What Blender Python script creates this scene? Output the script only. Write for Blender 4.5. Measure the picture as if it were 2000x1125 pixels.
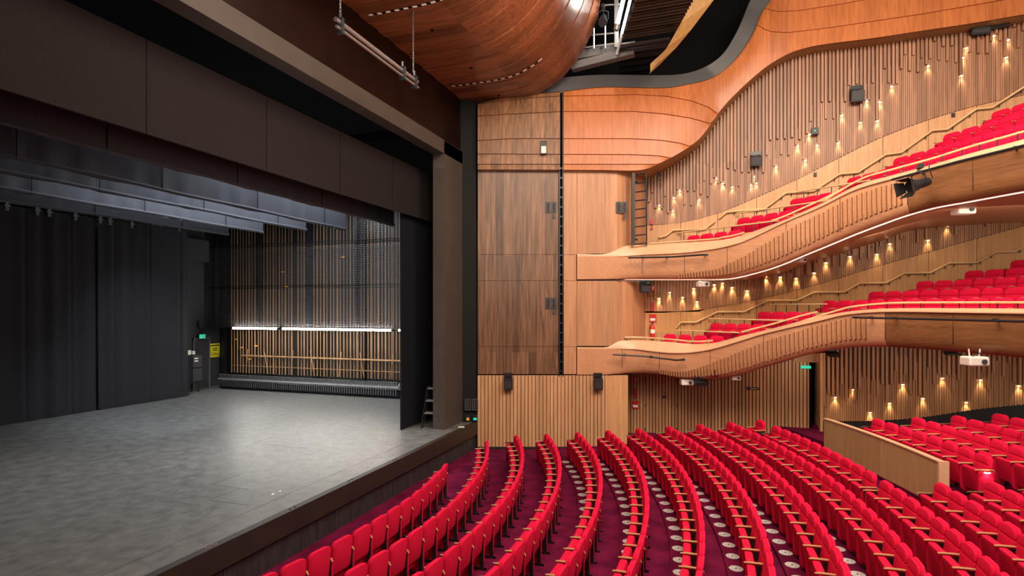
import bpy, bmesh, math, random
from math import sin, cos, pi, sqrt, atan2, radians
from mathutils import Vector, Matrix
random.seed(7)
SC = bpy.context.scene
COL = SC.collection
for o in list(bpy.data.objects): bpy.data.objects.remove(o)

# ------------------------------------------------------------------ camera, world, exposure, house lights
F, HZ, CH = 1120.0, 604.0, 4.77          # focal length and horizon in pixels of the 2000 x 1125 frame, eye height
TH = radians(19.34); CT, ST = cos(TH), sin(TH)
cam = bpy.data.cameras.new('camera'); cam.sensor_width = 36; cam.lens = 36 * F / 2000
cam.shift_y = (HZ - 562.5) / 2000; cam.clip_start = .05; cam.clip_end = 200
camo = bpy.data.objects.new('camera', cam); COL.objects.link(camo)
camo.location = (0, 0, CH); camo.rotation_euler = (pi / 2, 0, TH)
SC.camera = camo
SC.view_settings.view_transform = 'Standard'; SC.view_settings.look = 'None'
SC.view_settings.gamma = 1; SC.view_settings.exposure = 0.0
SC.view_settings.use_curve_mapping = False
wd = bpy.data.worlds.new('world'); SC.world = wd; wd.use_nodes = True
wd.node_tree.nodes['Background'].inputs[0].default_value = (1, .86, .76, 1)
wd.node_tree.nodes['Background'].inputs[1].default_value = .32

def lamp(name, typ, loc, aim, power, col, size=1, size_y=None, angle=None, blend=.5, parent=None):
    l = bpy.data.lights.new(name, typ); l.energy = power; l.color = col
    if typ == 'AREA':
        l.shape = 'RECTANGLE'; l.size = size; l.size_y = size_y or size
    else: l.shadow_soft_size = size
    if typ == 'SPOT': l.spot_size = angle; l.spot_blend = blend
    o = bpy.data.objects.new(name, l); COL.objects.link(o); o.location = loc
    v = Vector(aim) - Vector(loc)
    o.rotation_euler = v.to_track_quat('-Z', 'Y').to_euler()
    return o
WARM = (1, .80, .62); COOL = (.86, .93, 1)
# house lights over the stalls, wash on the side wall, bridge lights
lamp('house_light', 'AREA', (4, 9, 14.0), (3, 9.5, 0), 2300, WARM, 7, 12)
lamp('house_light', 'AREA', (-1.5, 5, 13.5), (-2, 19, 4), 1350, WARM, 4, 4)
lamp('house_light', 'AREA', (4.5, 11, 13.6), (4.5, 21, 9.5), 1000, WARM, 6, 3)
lamp('house_light', 'AREA', (-3, 8, 7.5), (-6, 14, 13.5), 330, (1, .78, .6), 3, 3)
# stage lights over the black box
lamp('stage_light', 'AREA', (-13.5, 14.6, 9.7), (-13.5, 14.3, 0), 1250, COOL, 5, 6)
lamp('stage_light', 'SPOT', (-19.0, 15, 10.5), (-18.5, 17.5, .9), 2600, COOL, .3, angle=radians(80), blend=.8)
lamp('stage_light', 'SPOT', (-9.85, 13.2, 7.45), (-10.4, 13.6, .9), 1700, (1, .93, .86), .3, angle=radians(75), blend=.9)  # unseen spot added to lift the tubes' bright reflection on the floor
lamp('stage_light', 'SPOT', (-16, 18.2, 9.2), (-15, 22, 6), 500, COOL, .3, angle=radians(110), blend=.8)

# ------------------------------------------------------------------ pixel rays: each gets a real depth
def ray(px):
    u = (px - 1000) / F
    return u * CT - ST, u * ST + CT
def PD(px, py, d):
    a, b = ray(px); return Vector((a * d, b * d, CH + (HZ - py) / F * d))
def PY(px, py, Y):
    a, b = ray(px); return PD(px, py, Y / b)
def PX(px, py, X):
    a, b = ray(px); return PD(px, py, X / a)
def RF(r, d, z): return Vector((r * CT - d * ST, r * ST + d * CT, z))
def proj(p):
    d = p[1] * CT - p[0] * ST
    return 1000 + F * (p[0] * CT + p[1] * ST) / d, HZ - F * (p[2] - CH) / d, d
def lerp(tab, x):
    if x <= tab[0][0]: return tab[0][1]
    for (a, b), (c, d) in zip(tab, tab[1:]):
        if x <= c: return b + (d - b) * (x - a) / (c - a)
    return tab[-1][1]
def smooth(tab, x):
    if x <= tab[0][0]: return tab[0][1]
    if x >= tab[-1][0]: return tab[-1][1]
    n = len(tab)
    for i in range(n - 1):
        if x <= tab[i + 1][0]:
            x0, y0 = tab[i]; x1, y1 = tab[i + 1]
            m = (y1 - y0) / (x1 - x0)
            ma = (y1 - tab[i - 1][1]) / (x1 - tab[i - 1][0]) if i else m
            mb = (tab[i + 2][1] - y0) / (tab[i + 2][0] - x0) if i + 2 < n else m
            h = x1 - x0; t = (x - x0) / h
            return (2*t**3-3*t**2+1)*y0 + (t**3-2*t**2+t)*h*ma + (-2*t**3+3*t**2)*y1 + (t**3-t**2)*h*mb

# ------------------------------------------------------------------ materials
def mat(name, col, rough=.6, metal=0, emit=None, es=1, spec=.5, sheen=0):
    m = bpy.data.materials.new(name); m.use_nodes = True
    b = m.node_tree.nodes['Principled BSDF']
    b.inputs['Base Color'].default_value = (*col, 1); b.inputs['Roughness'].default_value = rough
    b.inputs['Metallic'].default_value = metal; b.inputs['Specular IOR Level'].default_value = spec
    if sheen: b.inputs['Sheen Weight'].default_value = sheen
    if emit:
        b.inputs['Emission Color'].default_value = (*emit, 1); b.inputs['Emission Strength'].default_value = es
    return m
def nd(m, t, **kw):
    n = m.node_tree.nodes.new(t)
    for k, v in kw.items(): setattr(n, k, v)
    return n
def noisy(name, c1, c2, scale=(1, 1, 1), nscale=5, detail=6, rough=.7, bump=0, rot=0, spec=.5, lo=.3, hi=.7, sheen=0, metal=0):
    m = mat(name, c1, rough, metal, spec=spec, sheen=sheen); L = m.node_tree.links
    tc = nd(m, 'ShaderNodeTexCoord'); mp = nd(m, 'ShaderNodeMapping')
    mp.inputs['Scale'].default_value = scale; mp.inputs['Rotation'].default_value = (0, 0, rot)
    no = nd(m, 'ShaderNodeTexNoise'); no.inputs['Scale'].default_value = nscale; no.inputs['Detail'].default_value = detail
    cr = nd(m, 'ShaderNodeValToRGB'); cr.color_ramp.elements[0].position = lo; cr.color_ramp.elements[1].position = hi
    cr.color_ramp.elements[0].color = (*c1, 1); cr.color_ramp.elements[1].color = (*c2, 1)
    L.new(tc.outputs['Object'], mp.inputs[0]); L.new(mp.outputs[0], no.inputs[0]); L.new(no.outputs[0], cr.inputs[0])
    b = m.node_tree.nodes['Principled BSDF']; L.new(cr.outputs[0], b.inputs['Base Color'])
    if bump:
        bp = nd(m, 'ShaderNodeBump'); bp.inputs['Strength'].default_value = bump; bp.inputs['Distance'].default_value = .01
        L.new(no.outputs[0], bp.inputs['Height']); L.new(bp.outputs[0], b.inputs['Normal'])
    return m
def wood(name, c1, c2, plank=.3, axis='x', grain='z', rot=0, var=.35, rough=.45, spec=.4, gscale=1.0):
    """timber veneer: streaks stretched along the grain and a tone of its own for every plank"""
    m = mat(name, c1, rough, spec=spec); L = m.node_tree.links
    tc = nd(m, 'ShaderNodeTexCoord'); mp = nd(m, 'ShaderNodeMapping'); mp.inputs['Rotation'].default_value = (0, 0, rot)
    L.new(tc.outputs['Object'], mp.inputs[0])
    m2 = nd(m, 'ShaderNodeMapping'); s = {'x': (.5, 9, 9), 'y': (9, .5, 9), 'z': (9, 9, .5)}[grain]
    m2.inputs['Scale'].default_value = s; L.new(mp.outputs[0], m2.inputs[0])
    no = nd(m, 'ShaderNodeTexNoise'); no.inputs['Scale'].default_value = 1.6 * gscale; no.inputs['Detail'].default_value = 8
    no.inputs['Distortion'].default_value = .6; L.new(m2.outputs[0], no.inputs[0])
    cr = nd(m, 'ShaderNodeValToRGB'); cr.color_ramp.elements[0].position = .3; cr.color_ramp.elements[1].position = .72
    cr.color_ramp.elements[0].color = (*c1, 1); cr.color_ramp.elements[1].color = (*c2, 1); L.new(no.outputs[0], cr.inputs[0])
    sx = nd(m, 'ShaderNodeSeparateXYZ'); L.new(mp.outputs[0], sx.inputs[0])
    dv = nd(m, 'ShaderNodeMath', operation='DIVIDE'); dv.inputs[1].default_value = plank; L.new(sx.outputs['XYZ'.index(axis.upper())], dv.inputs[0])
    fl = nd(m, 'ShaderNodeMath', operation='FLOOR'); L.new(dv.outputs[0], fl.inputs[0])
    g2 = 'z' if grain == 'z' else grain
    dv2 = nd(m, 'ShaderNodeMath', operation='DIVIDE'); dv2.inputs[1].default_value = 3.3; L.new(sx.outputs['XYZ'.index(g2.upper())], dv2.inputs[0])
    fl2 = nd(m, 'ShaderNodeMath', operation='FLOOR'); L.new(dv2.outputs[0], fl2.inputs[0])
    cb = nd(m, 'ShaderNodeCombineXYZ'); L.new(fl.outputs[0], cb.inputs[0]); L.new(fl2.outputs[0], cb.inputs[1])
    wn = nd(m, 'ShaderNodeTexWhiteNoise', noise_dimensions='2D'); L.new(cb.outputs[0], wn.inputs[0])
    mr = nd(m, 'ShaderNodeMapRange'); mr.inputs[3].default_value = 1 - var; mr.inputs[4].default_value = 1 + var * .5; L.new(wn.outputs[0], mr.inputs[0])
    mx = nd(m, 'ShaderNodeMix', data_type='RGBA', blend_type='MULTIPLY'); mx.inputs[0].default_value = 1
    L.new(cr.outputs[0], mx.inputs[6]); L.new(mr.outputs[0], mx.inputs[7])
    b = m.node_tree.nodes['Principled BSDF']; L.new(mx.outputs[2], b.inputs['Base Color'])
    return m

M = {}
M['oak'] = wood('oak_panel', (.39, .185, .092), (.52, .265, .14), .42, 'x', rot=-TH, var=.16)
M['brown'] = wood('smoked_oak_panel', (.075, .035, .018), (.24, .122, .066), .28, 'x', rot=-TH, var=.42, rough=.4)
M['bulk'] = wood('cedar_bulkhead', (.35, .10, .028), (.50, .165, .05), .5, 'x', rot=-TH, var=.14, rough=.38)
M['bulkbrown'] = wood('smoked_bulkhead', (.11, .048, .02), (.32, .15, .068), .36, 'x', rot=-TH, var=.35)
M['gold'] = wood('gold_soffit', (.30, .16, .05), (.42, .23, .08), .5, 'x', var=.1)
M['ceil'] = wood('ceiling_boards', (.12, .036, .014), (.27, .085, .035), .42, 'y', 'x', var=.4, rough=.3, spec=.6)
M['slat'] = wood('walnut_slat', (.26, .125, .068), (.42, .215, .125), .11, 'x', var=.28)
M['slatback'] = wood('walnut_back_shaded', (.11, .05, .026), (.17, .08, .044), .11, 'x', var=.2)  # backing darkened: shade between the slats put into the colour
M['slatlow'] = wood('oak_slat', (.44, .235, .115), (.60, .345, .18), .125, 'x', rot=-TH, var=.16)
M['slatmid'] = wood('middle_slat', (.34, .165, .07), (.48, .25, .115), .12, 'x', var=.2)
M['slatst'] = wood('stalls_slat', (.46, .24, .11), (.60, .34, .17), .112, 'x', var=.2)
M['slatmidback'] = wood('middle_back_shaded', (.12, .055, .022), (.18, .085, .036), .12, 'x', var=.15)  # same for the middle wall: gap shade put into the backing colour
M['dado'] = wood('dado_veneer', (.44, .225, .10), (.60, .33, .16), 1.1, 'x', var=.1)
M['dadomid'] = wood('middle_dado', (.50, .255, .09), (.66, .37, .15), 1.1, 'x', var=.1)
M['fascia'] = wood('balcony_veneer', (.44, .21, .11), (.58, .30, .165), 2.4, 'x', 'x', rot=radians(18), var=.06, rough=.35, gscale=2.2)
M['lip'] = wood('balcony_coping', (.62, .36, .215), (.74, .45, .28), 2.4, 'x', 'x', rot=radians(18), gscale=2.2, var=.05, rough=.35)
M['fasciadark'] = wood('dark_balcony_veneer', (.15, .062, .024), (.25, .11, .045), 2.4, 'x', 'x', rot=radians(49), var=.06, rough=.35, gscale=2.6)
M['rib'] = wood('balcony_rib', (.40, .19, .10), (.50, .25, .14), 1, 'x', 'z', var=.05)
M['rail'] = wood('handrail_oak', (.56, .37, .19), (.72, .50, .28), 2, 'x', 'x', var=.05, rough=.25)
M['lowwall'] = wood('partition_veneer', (.40, .235, .11), (.52, .325, .165), .9, 'x', var=.12)
M['arm'] = mat('armrest_oak', (.42, .23, .11), .35)
M['red'] = noisy('red_wool', (.58, .006, .042), (.70, .012, .060), nscale=60, detail=3, rough=.9, spec=.08)
M['redd'] = noisy('red_cushion_wool', (.52, .005, .036), (.64, .010, .052), nscale=60, detail=3, rough=.9, spec=.08)
M['black'] = mat('black_paint', (.012, .012, .013), .5)
M['blackm'] = mat('black_steel', (.02, .022, .026), .35, .3)
M['vblack'] = mat('soot_black', (.004, .004, .005), .95, spec=.1)
M['pros'] = noisy('proscenium_paint', (.050, .039, .033), (.061, .048, .041), nscale=2, rough=.55)
M['proswall'] = noisy('dark_maroon_gloss', (.007, .0022, .0016), (.013, .0038, .0028), nscale=1.5, rough=.38, spec=.18)
M['jamb'] = mat('dark_jamb', (.009, .009, .010), .75, spec=.2)
M['cloth'] = noisy('black_wool_serge', (.020, .020, .025), (.030, .030, .036), nscale=30, rough=.9, spec=.15)
M['flat'] = mat('black_flat_canvas', (.007, .008, .012), .85, spec=.15)
M['border'] = noisy('grey_black_border_cloth', (.030, .032, .042), (.042, .045, .056), nscale=25, rough=.75, spec=.3, sheen=.1)
M['head'] = noisy('masking_cloth', (.012, .009, .0095), (.017, .013, .0135), nscale=30, rough=.9, spec=.2)
M['grey'] = mat('grey_paint', (.13, .125, .13), .5)
M['gband'] = mat('charcoal_band', (.035, .035, .04), .5)
M['steel'] = mat('galvanised_steel', (.45, .45, .46), .3, .9)
M['white'] = mat('white_plastic', (.75, .70, .66), .5)
M['rope'] = wood('tan_guide_rail', (.34, .19, .09), (.50, .30, .16), .12, 'x', var=.3)
M['signred'] = mat('red_sign', (.55, .012, .02), .4)
M['signw'] = mat('white_print', (.8, .8, .78), .5)
M['yellow'] = mat('yellow_sign', (.78, .70, .02), .5)
M['blk_text'] = mat('black_print', (.01, .01, .01), .6)
M['green'] = mat('green_sign', (.0, .25, .16), .4, emit=(.02, .8, .5), es=.7)
M['amber'] = mat('amber_lens', (.5, .2, .02), .3, emit=(1, .45, .05), es=.35)
M['tube'] = mat('tube_glow', (1, 1, 1), .4, emit=(1, .95, .86), es=75)
M['led'] = mat('led_strip', (1, 1, 1), .4, emit=(1, .86, .7), es=6)
M['glow'] = mat('lamp_lens', (1, .9, .6), .4, emit=(1, .80, .42), es=32)
M['grille'] = noisy('floor_grille_metal', (.28, .28, .28), (.75, .75, .73), nscale=90, detail=2, rough=.5, lo=.42, hi=.55)
M['grilled'] = mat('grille_dark', (.03, .03, .035), .6)

def floor_stage_mat():
    m = noisy('scuffed_stage_floor', (.075, .075, .075), (.16, .16, .154), (1, 1, 1), 3.2, 9, rough=.42, spec=.9, lo=.25, hi=.8)
    b = m.node_tree.nodes['Principled BSDF']; L = m.node_tree.links
    tc = nd(m, 'ShaderNodeTexCoord'); mp = nd(m, 'ShaderNodeMapping'); mp.inputs['Scale'].default_value = (6, 1.2, 1); mp.inputs['Rotation'].default_value = (0, 0, .5)
    no = nd(m, 'ShaderNodeTexNoise'); no.inputs['Scale'].default_value = 7; no.inputs['Detail'].default_value = 8
    L.new(tc.outputs['Object'], mp.inputs[0]); L.new(mp.outputs[0], no.inputs[0])
    mr = nd(m, 'ShaderNodeMapRange'); mr.inputs[1].default_value = .3; mr.inputs[2].default_value = .7; mr.inputs[3].default_value = .30; mr.inputs[4].default_value = .46
    L.new(no.outputs[0], mr.inputs[0]); L.new(mr.outputs[0], b.inputs['Roughness'])
    # pale scratches
    n2 = nd(m, 'ShaderNodeTexNoise'); n2.inputs['Scale'].default_value = 10; n2.inputs['Detail'].default_value = 4; n2.inputs['Distortion'].default_value = 3
    L.new(mp.outputs[0], n2.inputs[0])
    r2 = nd(m, 'ShaderNodeValToRGB'); r2.color_ramp.elements[0].position = .66; r2.color_ramp.elements[1].position = .78
    r2.color_ramp.elements[1].color = (.10, .10, .095, 1); L.new(n2.outputs[0], r2.inputs[0])
    src = b.inputs['Base Color'].links[0].from_socket
    mx = nd(m, 'ShaderNodeMix', data_type='RGBA', blend_type='ADD'); mx.inputs[0].default_value = 1
    L.new(src, mx.inputs[6]); L.new(r2.outputs[0], mx.inputs[7]); L.new(mx.outputs[2], b.inputs['Base Color'])
    return m
M['stage'] = floor_stage_mat()
M['carpet'] = noisy('plum_carpet', (.065, .002, .020), (.15, .006, .042), nscale=2.2, detail=10, rough=.95, spec=.1, bump=.3)
M['frontlow'] = noisy('scuffed_black_ply', (.014, .013, .016), (.035, .033, .037), (1, 1, .15), 9, 6, rough=.6)
M['frontup'] = noisy('dark_brown_stage_edge', (.020, .013, .011), (.027, .018, .015), nscale=3, rough=.5)

# ------------------------------------------------------------------ mesh helpers
class MB:
    def __init__(s): s.v = []; s.f = []; s.m = []; s.sm = False
    def add(s, vs, fs, mi=0):
        b = len(s.v); s.v += [tuple(v) for v in vs]; s.f += [tuple(b + i for i in f) for f in fs]; s.m += [mi] * len(fs); return s
    def box(s, lo, hi, mi=0, T=None):
        x0, y0, z0 = lo; x1, y1, z1 = hi
        vs = [(x, y, z) for z in (z0, z1) for y in (y0, y1) for x in (x0, x1)]
        if T: vs = [T(*v) for v in vs]
        return s.add(vs, [(0, 2, 3, 1), (4, 5, 7, 6), (0, 1, 5, 4), (2, 6, 7, 3), (0, 4, 6, 2), (1, 3, 7, 5)], mi)
    def tube(s, pts, r, n=8, mi=0, cap=True, rs=None):
        pts = [Vector(p) for p in pts]; k = len(pts); rings = []
        for i, p in enumerate(pts):
            t = (pts[min(i + 1, k - 1)] - pts[max(i - 1, 0)]).normalized()
            up = Vector((0, 0, 1)) if abs(t.z) < .9 else Vector((1, 0, 0))
            a = t.cross(up).normalized(); b = a.cross(t).normalized()
            rr = rs[i] if rs else r
            rings.append([p + (a * cos(2 * pi * j / n) + b * sin(2 * pi * j / n)) * rr for j in range(n)])
        vs = [v for R in rings for v in R]; fs = []
        for i in range(k - 1):
            for j in range(n): fs.append((i * n + j, i * n + (j + 1) % n, (i + 1) * n + (j + 1) % n, (i + 1) * n + j))
        if cap: fs += [tuple(range(n))[::-1], tuple(range((k - 1) * n, k * n))]
        return s.add(vs, fs, mi)
    def cyl(s, c, r, h, n=20, mi=0, r2=None):
        c = Vector(c); r2 = r if r2 is None else r2
        vs = [c + Vector((r * cos(2*pi*j/n), r * sin(2*pi*j/n), 0)) for j in range(n)] + [c + Vector((r2 * cos(2*pi*j/n), r2 * sin(2*pi*j/n), h)) for j in range(n)]
        return s.add(vs, [tuple(range(n))[::-1], tuple(range(n, 2*n))] + [(j, (j+1) % n, n+(j+1) % n, n+j) for j in range(n)], mi)
    def grid(s, rows, mi=0):
        n = len(rows[0]); vs = [v for r in rows for v in r]; fs = []
        for i in range(len(rows) - 1):
            for j in range(n - 1): fs.append((i*n+j, i*n+j+1, (i+1)*n+j+1, (i+1)*n+j))
        return s.add(vs, fs, mi)
    def prism(s, poly, off, mi=0):
        n = len(poly); off = Vector(off); vs = [Vector(p) for p in poly] + [Vector(p) + off for p in poly]
        return s.add(vs, [tuple(range(n)), tuple(range(n, 2*n))[::-1]] + [(j, n+j, n+(j+1) % n, (j+1) % n) for j in range(n)], mi)
    def pad(s, w, z0, z1, y0, y1, rt, rb, bev=.02, cx=0, tilt=0, mi=0, n=5):
        """upholstered slab in the XZ plane with rounded corners, front at y1"""
        def outline(ins):
            P = []; hw = w / 2 - ins
            for (qx, qz, r, a0) in ((hw, z1 - ins, rt, 0), (-hw, z1 - ins, rt, 90), (-hw, z0 + ins, rb, 180), (hw, z0 + ins, rb, 270)):
                r = max(r - ins * .5, .004); sx = 1 if qx > 0 else -1; sz = 1 if a0 < 180 else -1
                for i in range(n + 1):
                    a = radians(a0 + 90 * i / n)
                    P.append((qx - sx * r + r * cos(a), qz - sz * r + r * sin(a)))
            return P
        L = [(y0, bev), (y0 + bev * .3, bev * .3), (y0 + bev, 0), (y1 - bev, 0), (y1 - bev * .3, bev * .35), (y1, bev * 1.3)]
        k = 4 * (n + 1); vs = []
        for y, ins in L:
            for x, z in outline(ins): vs.append((cx + x, y + tilt * (z - z0), z))
        fs = [tuple(range(k))[::1], tuple(range((len(L)-1)*k, len(L)*k))[::-1]]
        for i in range(len(L) - 1):
            for j in range(k): fs.append((i*k+j, (i+1)*k+j, (i+1)*k+(j+1) % k, i*k+(j+1) % k))
        return s.add(vs, fs, mi)
    def mesh(s, name, mats):
        me = bpy.data.meshes.new(name); me.from_pydata(s.v, [], s.f)
        for m in (mats if isinstance(mats, (list, tuple)) else [mats]): me.materials.append(m)
        me.polygons.foreach_set('material_index', s.m)
        bm = bmesh.new(); bm.from_mesh(me); bmesh.ops.recalc_face_normals(bm, faces=bm.faces); bm.to_mesh(me); bm.free()
        if s.sm:
            me.polygons.foreach_set('use_smooth', [True] * len(me.polygons))
            me.set_sharp_from_angle(angle=radians(40))
        me.update(); return me
    def build(s, name, mats, parent=None, loc=(0, 0, 0), rz=0):
        o = bpy.data.objects.new(name, s.mesh(name, mats)); COL.objects.link(o)
        if parent: o.parent = parent
        o.location = loc; o.rotation_euler = (0, 0, rz); return o
def tag(o, label=None, cat=None, group=None, kind=None):
    if label: o['label'] = label
    if cat: o['category'] = cat
    if group: o['group'] = group
    if kind: o['kind'] = kind
    return o
def struct(name, mb, m, parent=None):
    o = mb.build(name, m, parent)
    if not parent: o['kind'] = 'structure'
    return o
def empty(name, loc, rz=0, label=None, cat=None, group=None):
    o = bpy.data.objects.new(name, None); COL.objects.link(o); o.empty_display_size = .1
    o.location = loc; o.rotation_euler = (0, 0, rz); return tag(o, label, cat, group)
def copy_tree(o, parent=None):
    c = o.copy(); COL.objects.link(c); c.parent = parent
    for ch in list(o.children): copy_tree(ch, c)
    return c
def text(body, size, m, parent, loc, rot, name='lettering'):
    cu = bpy.data.curves.new(name, 'FONT'); cu.body = body; cu.size = size; cu.align_x = 'CENTER'; cu.align_y = 'CENTER'
    cu.extrude = .001; cu.materials.append(m)
    tmp = bpy.data.objects.new('tmp', cu); me = bpy.data.meshes.new_from_object(tmp); bpy.data.objects.remove(tmp)
    o = bpy.data.objects.new(name, me); COL.objects.link(o); o.parent = parent; o.location = loc; o.rotation_euler = rot; return o
ORD = 'zeroth first second third fourth fifth sixth seventh eighth ninth tenth eleventh twelfth thirteenth fourteenth fifteenth sixteenth seventeenth eighteenth nineteenth'.split()
def ordn(n):
    if n < 20: return ORD[n]
    t = {2: 'twent', 3: 'thirt', 4: 'fort'}[n // 10]
    return t + 'ieth' if n % 10 == 0 else t + 'y-' + ORD[n % 10]

SZ = .92           # stage level
CX, CY = -19.628, 9.456   # centre of the seating curve
WY = 21.4          # side wall plane
PWD = 19.6         # distance of the splayed wall

# ================================================================== STAGE
b = MB(); b.box((-24.2, -7, SZ - .04), (-7.62, 23.4, SZ)); struct('floor_stage', b, M['stage'])
b = MB(); b.box((-7.76, -7, SZ - .42), (-7.6, 18.4, SZ + .002)); b.box((-8.3, 16.55, SZ - .42), (-7.7, 18.9, SZ - .001))
struct('trim_stage_edge', b, M['frontup'])
b = MB()
for i in range(11):
    y0 = -7 + i * 2.4; b.box((-7.9, y0, -.3), (-7.68, min(y0 + 2.385, 19), SZ - .45))
b.box((-7.95, -7, -.3), (-7.88, 18.9, SZ - .43)); b.box((-7.76, -7, SZ - .455), (-7.655, 18.6, SZ - .425))
struct('wall_stage_front', b, M['frontlow'])
# fine joints in the stage floor as shallow dark strips
b = MB()
b.box((-8.353, -6, SZ), (-8.347, 16, SZ + .001))
for x0, x1, y in ((-9.6, -8.6, 8.9), (-10.4, -9.4, 9.7), (-12.5, -10.6, 13.1)): b.box((x0, y - .004, SZ), (x1, y + .004, SZ + .001)); b.box((x0 - .004, y, SZ), (x0 + .004, y + .8, SZ + .001))
struct('trim_stage_joints', b, M['vblack'])
def floor_socket(px, py, n, which):
    p = PD(px, py, (CH - SZ) * F / (py - HZ)); t = empty('floor_socket', (p.x, p.y, SZ))
    for k in range(2): o = MB(); o.cyl((0, -.06 + .13 * k, .001), .035, .004, 14); o.cyl((0, -.06 + .13 * k, .004), .022, .003, 12, 1); o.build('socket', [M['arm'] if n == 0 else M['black'], M['vblack']], t)
    tag(t, 'pair of small round sockets in the stage lip, ' + which, 'socket', 'sockets along the stage lip')
floor_socket(412, 1066, 0, 'nearest the camera, brass rimmed'); floor_socket(571, 993, 1, 'second from the camera'); floor_socket(684, 938, 1, 'third from the camera'); floor_socket(771, 898, 1, 'farthest from the camera')
for (px, py, w, lab) in ((533, 965, .10, 'scrap of white tape on the stage floor, nearer the camera'), (547, 959, .06, 'small white tape dot on the stage floor beside a longer scrap')):
    p = PD(px, py, (CH - SZ) * F / (py - HZ)); b = MB(); b.box((-.02, -w / 2, .0005), (.02, w / 2, .002))
    tag(b.build('floor_tape', M['signw'], None, (p.x, p.y, SZ), .4), lab, 'tape')
p = PD(901, 835, (CH - SZ) * F / 231); b = MB(); b.pad(.2, 0, .03, -.04, .04, .012, .004, .01)
tag(b.build('tape_roll', M['signw'], None, (p.x, p.y, SZ), .3), 'small white object lying on stage end by the brown column', 'tape')

# proscenium frame: lintel, jamb, corner
b = MB()
b.box((-8.5, -7, 9.74), (-8.1, 18.05, 10.17)); b.box((-8.5, 16.55, SZ), (-8.1, 18.05, 10.16))
struct('trim_proscenium', b, M['pros'])
b = MB(); b.box((-8.6, -7, 10.17), (-8.16, 19.4, 12.3)); struct('wall_proscenium', b, M['proswall'])
b = MB(); b.box((-8.55, 18.05, SZ), (-8.3, 19.9, 12.3)); b.box((-9.4, 18.2, 0), (-8.5, 18.4, 12)); struct('wall_proscenium_recess', b, M['jamb'])
# side strip between the column and the timber wall
b = MB(); b.box((-2.4, PWD + .02, -.2), (-1.235, PWD + .25, 12.2), T=lambda r, d, z: RF(r, d, z)); struct('wall_splay_return', b, M['jamb'])

b = MB(); b.box((-24.2, -7.2, 12.5), (-8.6, 23.2, 12.7)); b.box((-24.2, -7.2, 0), (-8.6, -7, 12.6)); struct('ceiling_stage', b, M['vblack'])
# black header cloth behind the proscenium with sewn seams
hdr = empty('header_curtain', (-9.2, 8, 7.78), 0, 'wide plain brown-black header cloth hanging across the stage opening', 'curtain')
b = MB(); b.box((-.03, -15, 0), (.03, 9.9, 1.62)); b.build('cloth', M['head'], hdr)
for y in (-14, -11.6, -9.2, -6.4, -3.6, -.8, 2, 4.6, 7.2): b = MB(); b.box((.03, y - .008, 0), (.034, y + .008, 1.62)); b.build('seam', M['vblack'], hdr)
b = MB(); b.box((-9.42, 16.07, SZ), (-9.36, 19.5, 8.4)); tag(b.build('tormentor_flat', M['flat']), 'tall plain black masking flat just inside the brown proscenium column', 'flat')
b = MB(); b.box((-9.36, 16.07, SZ), (-9.345, 19.4, SZ + .02)); struct('trim_flat_base', b, M['pros'])

# stage borders
def border(i, X, z, lab):
    t = empty('stage_border', (X, 8, z), 0, lab, 'curtain', 'black border cloths over the stage')
    rnd = random.Random(i); n = 150; rows = []
    ph = [rnd.random() * 6 for _ in range(6)]
    for k in range(9):
        zz = 1.5 * k / 8; row = []
        for j in range(n):
            y = -16 + 25.5 * j / (n - 1); damp = max(0, 1 - zz / .8)
            x = .025 * damp * (sin(y * 9 + ph[0]) * sin(y * 1.3 + ph[1]) + .6 * sin(y * 21 + ph[2]) * max(0, sin(y * .8 + ph[3]))) + .01 * sin(y * 2 + ph[4])
            row.append((x, y, zz + .012 * sin(y * 3 + ph[5]) * damp))
        rows.append(row)
    c = MB(); c.sm = True; c.grid(rows); c.build('cloth', M['border'], t)
    h = MB(); h.sm = True; h.tube([(0, -16 + 25.5 * j / 40, .05 + .01 * sin(j)) for j in range(41)], .045, 8); h.build('hem', M['border'], t)
    for j in range(8): s = MB(); y = 8.6 - j * 3.05 - .3 * i % 1.4; s.box((.028, y - .008, 0), (.036, y + .008, 1.5)); s.build('seam', M['vblack'], t)
for i, (X, lab) in enumerate(((-10.5, 'front grey-black border cloth nearest the audience, below the header'), (-12.5, 'second grey-black border cloth counting from the audience'), (-14.2, 'third grey-black border cloth counting from the audience'), (-16.2, 'fourth grey-black border cloth counting from the audience'), (-17.9, 'rearmost grey-black border cloth in front of the upstage curtain track'))):
    border(i, X, 7.65 - .05 * (i == 1), lab)

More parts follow.
